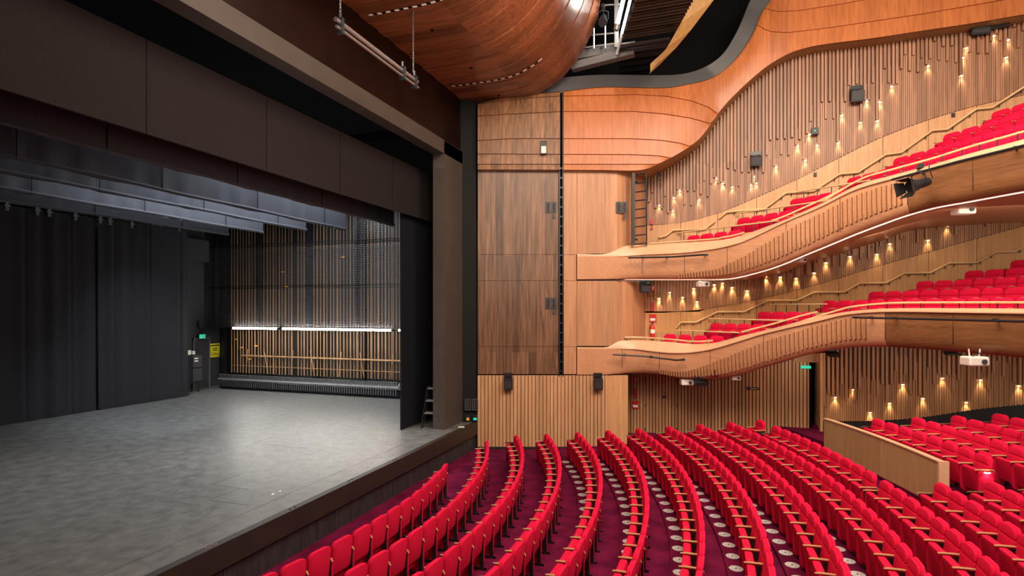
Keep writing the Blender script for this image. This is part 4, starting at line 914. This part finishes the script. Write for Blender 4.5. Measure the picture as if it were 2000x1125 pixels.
# black lighting pipes on the fronts
def pipe(P, lab, drops, r=.028):
    c = Vector(P[0]); t = empty('lighting_bar', c, 0, lab, 'lighting bar'); b = MB(); b.sm = True; b.tube([Vector(p) - c for p in P], r, 8); b.build('bar', M['blackm'], t)
    for q, n_ in drops:
        q = Vector(q) - c; b = MB(); b.tube([q, q + Vector(n_)], .02, 6); b.box((q.x - .05, q.y - .03, q.z - .03), (q.x + .05, q.y + .03, q.z + .03)); b.build('bracket', M['blackm'], t)
BK = (-.05, .30, 0)
pipe([PD(1227, 503.5, 19.2), PD(1310, 502, 18.75), PD(1366, 498, 18.3), PD(1381, 497.5, 18.1)], 'short black lighting bar on the upper balcony front', [(PD(1257, 503, 19.05), BK), (PD(1304, 502, 18.8), BK), (PD(1380, 498, 18.1), BK)])
pipe([PD(1197, 692.5, 19.25), PD(1260, 696, 19.0), PD(1320, 703.5, 18.55), PD(1337, 702.5, 18.4)], 'short black lighting bar on the lower balcony front, left end', [(PD(1220, 693, 19.2), BK), (PD(1272, 697, 18.9), BK), (PD(1335, 702.5, 18.4), BK)])
pipe([PD(1665, 620, 15.3), PD(1760, 622, 14.4), PD(1880, 625, 13.2), PD(2000, 628, 12.1), PD(2150, 632, 10.8)], 'long black lighting bar across the lower balcony front', [(PD(1701, 620, 14.98), (.1, .25, 0)), (PD(1748, 621, 14.5), (.1, .25, 0)), (PD(1944, 625, 12.6), (.15, .25, 0))])
pipe([PD(1742, 351, 14.6), PD(1870, 316, 13.35), PD(2000, 284, 12.15), PD(2150, 246, 10.9)], 'long black lighting bar under the upper balcony coping', [(PD(1800, 335, 14.0), (.1, .25, 0)), (PD(1985, 288, 12.3), (.1, .25, 0))], .03)
stagelamp(PD(1797, 359, 13.5), PD(1740, 376, 13.3), 'black theatre spotlight with open barn doors on upper balcony front', 1.0)
# projectors and speakers under the balconies
def whitebox(p, lab, sc=1, rz=.3, nm='projector'):
    t = empty(nm, p, rz, lab, 'projector'); b = MB(); b.pad(.42 * sc, -.1 * sc, .1 * sc, -.16 * sc, .16 * sc, .04 * sc, .03 * sc, .03 * sc); b.build('body', M['white'], t)
    b = MB(); b.tube([(.08 * sc, -.16 * sc, 0), (.08 * sc, -.2 * sc, 0)], .05 * sc, 12); b.build('lens', M['gband'], t)
    b = MB(); b.tube([(-.1 * sc, 0, .1 * sc), (-.12 * sc, 0, .26 * sc)], .015, 6); b.tube([(.1 * sc, 0, .1 * sc), (.12 * sc, 0, .26 * sc)], .015, 6); b.build('mount', M['white'], t)
    b = MB(); b.tube([(-.1 * sc, -.08, .1 * sc), (0, -.12, .16 * sc), (.1 * sc, -.06, .14 * sc), (.04 * sc, 0, .24 * sc)], .01, 6); b.build('cable', M['black'], t)
whitebox(PD(1881, 411, 14.8), 'cream projector hung under the upper balcony near right edge', 1.05); whitebox(PD(1373, 555, 18.9), 'cream projector hung beneath upper balcony above lower boxes', .9); whitebox(PD(1563, 508, 17.3), 'small cream projector tucked under the rising upper balcony', .7, .8)
whitebox(PD(1903, 705, 13.0), 'cream projector hung beneath lower balcony over side stalls', 1.05); whitebox(PD(1341, 746, 19.0), 'flat cream projector under the lower balcony curve, left one', .95); whitebox(PD(1437, 738, 18.2), 'round cream fitting under the lower balcony beside black speaker', .65)
for (px, py, d, lab, w, h) in ((1257, 563, 19.9, 'black speaker on a bracket under the upper balcony end', .36, .34), (1366, 747, 18.7, 'wide black speaker under the lower balcony curve', .44, .2), (1622, 691, 17.6, 'small black speaker beneath lower balcony by the vomitory', .34, .18), (1851, 689, 16.4, 'flat black speaker beneath lower balcony near cream projector', .45, .1)):
    speaker(PD(px, py, d), .5, lab, w, h, .22)
# signs, fire equipment
def sign(p, w, h, m, lab, cat='sign', rz=0, txt=None, tm=None, ts=.05, nm='wall_sign'):
    b = MB(); b.box((-w/2, -.02, -h/2), (w/2, 0, h/2)); o = b.build(nm, m, None, p, rz); tag(o, lab, cat)
    if txt: text(txt, ts, tm or M['signw'], o, (0, -.024, 0), (pi/2, 0, 0))
    return o
def extinguisher(p, lab, cyl=True, sg=True):
    t = empty('fire_extinguisher' if cyl else 'fire_phone', p, 0, lab, 'fire equipment')
    b = MB(); b.box((-.05, -.08, .38), (.05, 0, .70)); b.build('red_box', M['signred'], t)
    if cyl:
        b = MB(); b.sm = True; b.tube([(0, -.1, -.62), (0, -.1, -.58), (0, -.1, -.2), (0, -.1, -.13), (0, -.1, -.08)], 0, 12, rs=[.05, .085, .085, .05, .025]); cy_o = b.build('cylinder', M['signred'], t)
        b = MB(); b.tube([(0, -.1, -.42), (0, -.1, -.28)], .087, 12); b.build('label_band', M['signw'], cy_o)
        b = MB(); b.tube([(-.02, -.12, -.06), (-.1, -.14, -.12), (-.09, -.13, -.4)], .012, 6); b.box((-.03, -.14, -.08), (.03, -.08, -.03)); b.build('hose', M['black'], t)
    if sg:
        b = MB(); b.box((-.12, -.02, -.02), (.12, 0, .26)); o = b.build('notice', M['signred'], t); b = MB(); b.box((-.09, -.024, .03), (.09, -.02, .12)); b.cyl((0, -.022, .16), .001, .001); b.build('notice_print', M['signw'], o)
    return t
extinguisher(PY(1275, 628, WY - .04), 'red fire extinguisher with notice on wall of the lower box')
extinguisher(PY(1241, 797, WY - .06), 'red fire notice and small extinguisher on slatted stalls wall', cyl=False)
t = empty('fire_phone', PY(1273, 436, WY - .04), 0, 'small red handset box on wall above the upper box', 'fire equipment'); b = MB(); b.box((-.04, -.07, -.05), (.04, 0, .12)); b.build('red_box', M['signred'], t); b = MB(); b.tube([(0, -.03, -.05), (.02, -.03, -.12), (0, -.03, -.16)], .01, 6); b.build('cord', M['black'], t); b = MB(); b.box((-.04, -.06, -.22), (.04, 0, -.15)); b.build('handset', M['signred'], t)
def exting_sign(p, lab):
    o = sign(p, .16, .2, M['signred'], lab); b = MB(); b.tube([(0, -.022, -.07), (0, -.022, .04)], .022, 8); b.box((-.01, -.03, .04), (.04, -.02, .065)); b.build('pictogram', M['signw'], o)
exting_sign(PY(1275, 563, WY - .1), 'small red fire extinguisher sign under the upper balcony'); exting_sign(PY(1241, 741, WY - .06), 'small red fire extinguisher sign on the stalls slats')
sign(PY(1471, 759, WY - .06), .40, .09, M['black'], 'small black room sign with blurred pale lettering on the stalls slats'); o_ = [q for q in COL.objects if str(q.get('label', '')).startswith('small black room sign')][0]
for a_, c_ in ((-.10, .0), (.02, .07), (.085, .12), (.145, .17)): MB().box((a_, -.026, -.015), (c_, -.018, .015)).build('print_mark', M['rail'], o_)
sign(PY(1297, 775, WY - .06), .16, .07, M['black'], 'tiny black label plate on the hidden slatted door')
b = MB(); b.box((-.15, -.03, -.045), (.15, .03, .045)); tag(b.build('exit_sign', M['green'], None, PY(1574, 717, WY - .1)), 'green lit exit sign over the dark vomitory opening', 'sign')
b = MB(); b.box((-.03, -.12, -.12), (.03, .12, .12)); tag(b.build('exit_sign', M['green'], None, PY(1264, 553, WY - .4)), 'green exit sign seen edge-on under the upper balcony', 'sign')
b = MB()
for px in (1260, 1322):
    for py in (742, 792, 838): p = PY(px, py, WY - .055); b.box((p.x - .012, p.y - .02, p.z - .06), (p.x + .012, p.y, p.z + .06))
b.box((PY(1260, 742, WY).x - .004, WY - .056, 0), (PY(1260, 742, WY).x + .004, WY - .05, 3.2)); b.box((PY(1322, 742, WY).x - .004, WY - .056, 0), (PY(1322, 742, WY).x + .004, WY - .05, 3.2))
struct('trim_door_hinges', b, M['vblack'])
# ================================================================== STALLS FLOOR
PITCH = .949; R0 = 13.768
def fz(k): return 0 if k <= 3 else .046 * (k - 3) + .002 * (k - 3) ** 2
b = MB(); n = 90
def ring(ra, rb, z, zlow, a0=-65, a1=62):
    A = [radians(a0 + (a1 - a0) * i / n) for i in range(n + 1)]
    b.grid([[(CX + ra * cos(a), CY + ra * sin(a), zlow) for a in A], [(CX + ra * cos(a), CY + ra * sin(a), z) for a in A], [(CX + rb * cos(a), CY + rb * sin(a), z) for a in A]])
ring(9, R0 + 3.45 * PITCH, 0, -.2)
for k in range(4, 18): ring(R0 + (k - .55) * PITCH, R0 + (k + .45) * PITCH, fz(k), fz(k - 1))
struct('floor', b, M['carpet'])
# floor joints
b = MB()
for rr in (14.35, 17.1): 
    A = [radians(-40 + 75 * i / 80) for i in range(81)]; b.grid([[(CX + (rr + o_) * cos(a), CY + (rr + o_) * sin(a), .003) for a in A] for o_ in (-.006, .006)])
for y in (4, 6, 8, 10, 12, 14, 16): b.box((-7.5, y - .005, .001), (-2.9, y + .005, .003))
struct('trim_floor_joints', b, M['vblack'])
# raised side block
b = MB()
for k in range(5): ring(24.78 + k * .97, 24.78 + (k + 1) * .97, .80 + .08 * k, .3, 9.2, 33)
struct('floor_side_block', b, M['carpet'])
# partition
A = [radians(22.9 - 11.2 * i / 24) for i in range(25)]
t = empty('timber_partition', (CX + 24.7 * cos(A[12]), CY + 24.7 * sin(A[12]), .5), 0, 'low timber partition between central stalls and raised side seats', 'partition')
o0 = t.location
def arc(r, z): return [(CX + r * cos(a) - o0.x, CY + r * sin(a) - o0.y, z - o0.z) for a in A]
for i0 in range(0, 24, 6):
    sl = slice(i0, i0 + 7); f = [arc(24.66, .3)[sl], arc(24.66, 1.52)[sl]]; b = MB(); b.grid(f); b.grid([arc(24.75, .3)[sl], arc(24.75, 1.52)[sl]]); b.grid([[f[0][0], f[1][0]], [arc(24.75, .3)[sl][0], arc(24.75, 1.52)[sl][0]]]); b.grid([[f[0][-1], f[1][-1]], [arc(24.75, .3)[sl][-1], arc(24.75, 1.52)[sl][-1]]]); b.build('panel', M['lowwall'], t)
b = MB(); b.grid([arc(24.64, 1.52), arc(24.64, 1.55), arc(24.78, 1.55), arc(24.78, 1.52)]); b.build('cap', M['lip'], t)
e = A[-1]; b = MB(); c_ = [(CX + r * cos(e - .0) - o0.x, CY + r * sin(e - .0) - o0.y) for r in (24.62, 24.82)]; dx, dy = sin(e) * .06, -cos(e) * .06
b.prism([(c_[0][0], c_[0][1], .3 - o0.z), (c_[1][0], c_[1][1], .3 - o0.z), (c_[1][0] + dx, c_[1][1] + dy, .3 - o0.z), (c_[0][0] + dx, c_[0][1] + dy, .3 - o0.z)], (0, 0, 1.26)); b.build('end_post', M['lip'], t)

# ================================================================== SEATS
def make_seat():
    t = empty('theatre_seat', (0, 0, 0))
    b = MB(); b.sm = True
    b.pad(.478, .33, .915, .03, .085, .115, .06, .018, tilt=-.14)           # shell
    b.pad(.455, .34, .735, .075, .125, .025, .05, .022, tilt=-.14)
    b.pad(.455, .737, .905, .02, .068, .105, .02, .022, tilt=-.14)
    b.build('backrest', M['red'], t)
    b = MB(); b.sm = True; b.pad(.468, .17, .645, .12, .25, .035, .07, .03, tilt=.13); cush = b.build('seat_cushion', M['redd'], t)
    b = MB(); b.sm = True
    b.cyl((-.12, .25, .64), .013, .01, 8)
    b.build('bolt', M['steel'], cush)
    arm = empty_arm(-.262, t); return t
def arm_mesh():
    b = MB(); b.sm = True
    b.tube([(0, -.03, .60), (0, .0, .655), (0, .12, .66), (0, .27, .655), (0, .34, .645)], 0, 8, rs=[.014, .020, .021, .021, .014])
    b.v = [(v[0], v[1], .655 + (v[2] - .655) * .75) for v in b.v]
    return b.mesh('armrest', M['arm'])
def leg_mesh():
    b = MB(); b.box((-.018, .0, .03), (.018, .07, .60)); b.box((-.012, .05, .42), (.012, .24, .62)); b.box((-.02, -.06, 0), (.02, .22, .03)); return b.mesh('standard', M['blackm'])
ARM, LEG = arm_mesh(), leg_mesh()
def empty_arm(x, t):
    for nm, me in (('armrest', ARM), ('standard', LEG)): o = bpy.data.objects.new(nm, me); COL.objects.link(o); o.parent = t; o.location = (x, 0, 0)
eb = MB(); eb.sm = True; eb.pad(.30, .06, .63, -.02, .02, .04, .10, .012); ENDP = eb.mesh('end_panel', M['redd'])
seat0 = make_seat(); used = [False]
def end_side(s_, sx):
    for nm, me in (('armrest', ARM), ('standard', LEG)):
        if sx > 0: o = bpy.data.objects.new(nm, me); COL.objects.link(o); o.parent = s_; o.location = (sx * .262, 0, 0)
    o = bpy.data.objects.new('end_panel', ENDP); COL.objects.link(o); o.parent = s_; o.location = (sx * .285, .14, 0); o.rotation_euler = (0, 0, pi / 2)
def place_seat(x, y, z, ang, label, group, end=0):
    """ang: direction of the seat's local +X as seen by someone facing the row from the stage"""
    if used[0]: s_ = copy_tree(seat0)
    else: s_ = seat0; used[0] = True
    s_.location = (x, y, z); s_.rotation_euler = (0, 0, ang + pi); tag(s_, label, 'seat', group)
    if end & 1: end_side(s_, 1)
    if end & 2: end_side(s_, -1)
    return s_
rows = []
pend = {}
PH = {0: 6.58, 1: 11.95, 2: 14.0, 3: 15.0, 4: 15.6, 5: 16.3, 6: 17.0, 7: 17.66, 8: 18.28, 9: 18.92, 10: 19.45, 11: 7.06, 12: 7.30, 13: 7.6, 14: 7.9}
SP = .523
for k in range(15):
    r = R0 + PITCH * k - (.06 if k >= 10 else 0) - (.08 * (k - 10) if k > 10 else 0); a = PH[k] * SP / (R0 + PITCH * k); j = 0
    while True:
        x, y = CX + r * cos(a), CY + r * sin(a)
        pr = proj((x, y, fz(k) + .9))
        if (k == 10 and j == 1): a -= .40 / r; x, y = CX + r * cos(a), CY + r * sin(a); pr = proj((x, y, fz(k) + .9))
        if (k == 10 and abs(a - radians(10.0)) < .011): a -= .2 / r; x, y = CX + r * cos(a), CY + r * sin(a)
        if pr[2] < 3 or pr[1] > 1215: break
        if pr[0] < 2070:
            place_seat(x, y, fz(k), a - pi / 2, 'red seat, %s from side wall in the %s stalls row from stage' % (ordn(j + 1), ORD[k + 1]), 'seats in the %s stalls row' % ORD[k + 1], 1 if j == 0 or (k == 10 and j == 1) else 0)
        j += 1; a -= SP / r
        if j > 45: break
def aisle_lamp(s_):
    b = MB(); b.box((-.02, -.05, -.015), (.02, .05, 0)); o = b.build('aisle_lamp', M['glow'], s_, (-.32, .14, .62))
    l = bpy.data.lights.new('bulb', 'SPOT'); l.energy = 4; l.color = (1, .8, .6); l.spot_size = radians(100); l.shadow_soft_size = .03
    q = bpy.data.objects.new('bulb', l); COL.objects.link(q); q.parent = s_; q.location = (-.36, .14, .60); q.rotation_euler = (0, -.25, 0)
# raised side block behind the partition
SB = [(25.47, .83, (1715.5, 818.6), 8), (26.40, .91, (1800.2, 816.1), 9), (27.37, .99, (1876, 812.4), 9), (28.35, 1.07, (1960.7, 808.7), 8)]
for k, (r, z, (px, py), n_) in enumerate(SB):
    zt = z + .92; d = (CH - zt) * F / (py - HZ); P = PD(px, py, d); a = atan2(P.y - CY, P.x - CX)
    for j in range(n_):
        x, y = CX + r * cos(a), CY + r * sin(a)
        if proj((x, y, zt))[0] < 2075: place_seat(x, y, z, a - pi / 2, 'dim red seat, %s from wall in the %s raised side row behind partition' % (ordn(j + 1), ORD[k + 1]), 'raised side seats behind the partition', (1 if j == 0 else 0) | (2 if j == n_ - 1 else 0))
        if k == 0 and j == n_ - 1: aisle_lamp([o for o in bpy.data.objects if o.get('label') == 'dim red seat, %s from wall in the %s raised side row behind partition' % (ordn(j + 1), ORD[k + 1])][0])
        a -= (.545 if k < 2 else .56) / r
for q in seat_specs: place_seat(q[0], q[1], q[2], q[3], q[4], q[5], 1 if 'first from' in q[4] and '-first' not in q[4] else 0)
# floor grilles under the seats
gb = MB(); gb.cyl((0, 0, 0), .12, .006, 24); gb.cyl((0, 0, .006), .018, .002, 10, 1); GR = gb.mesh('floor_grille', [M['grille'], M['grilled']])
for k in range(4, 13):
    r = R0 + PITCH * k - .36; a = (PH[k] - .1) * SP / r; j = 0
    r -= .0
    while j < 45:
        x, y = CX + r * cos(a), CY + r * sin(a); zf = fz(k) + .001
        pr = proj((x, y, zf))
        if pr[2] < 3 or pr[1] > 1180: break
        if pr[0] < 2020:
            o = bpy.data.objects.new('floor_grille', GR); COL.objects.link(o); o.location = (x, y, zf)
            tag(o, 'round pale air grille in carpet, %s from the wall before the %s seat row' % (ordn(j + 1), ORD[k + 1]), 'grille', 'round floor grilles in front of the seat rows')
        j += 1; a -= SP / r
print('SEATS', len([o for o in COL.objects if o.name.startswith('theatre_seat')]), 'GR', len([o for o in COL.objects if o.name.startswith('floor_grille')]))
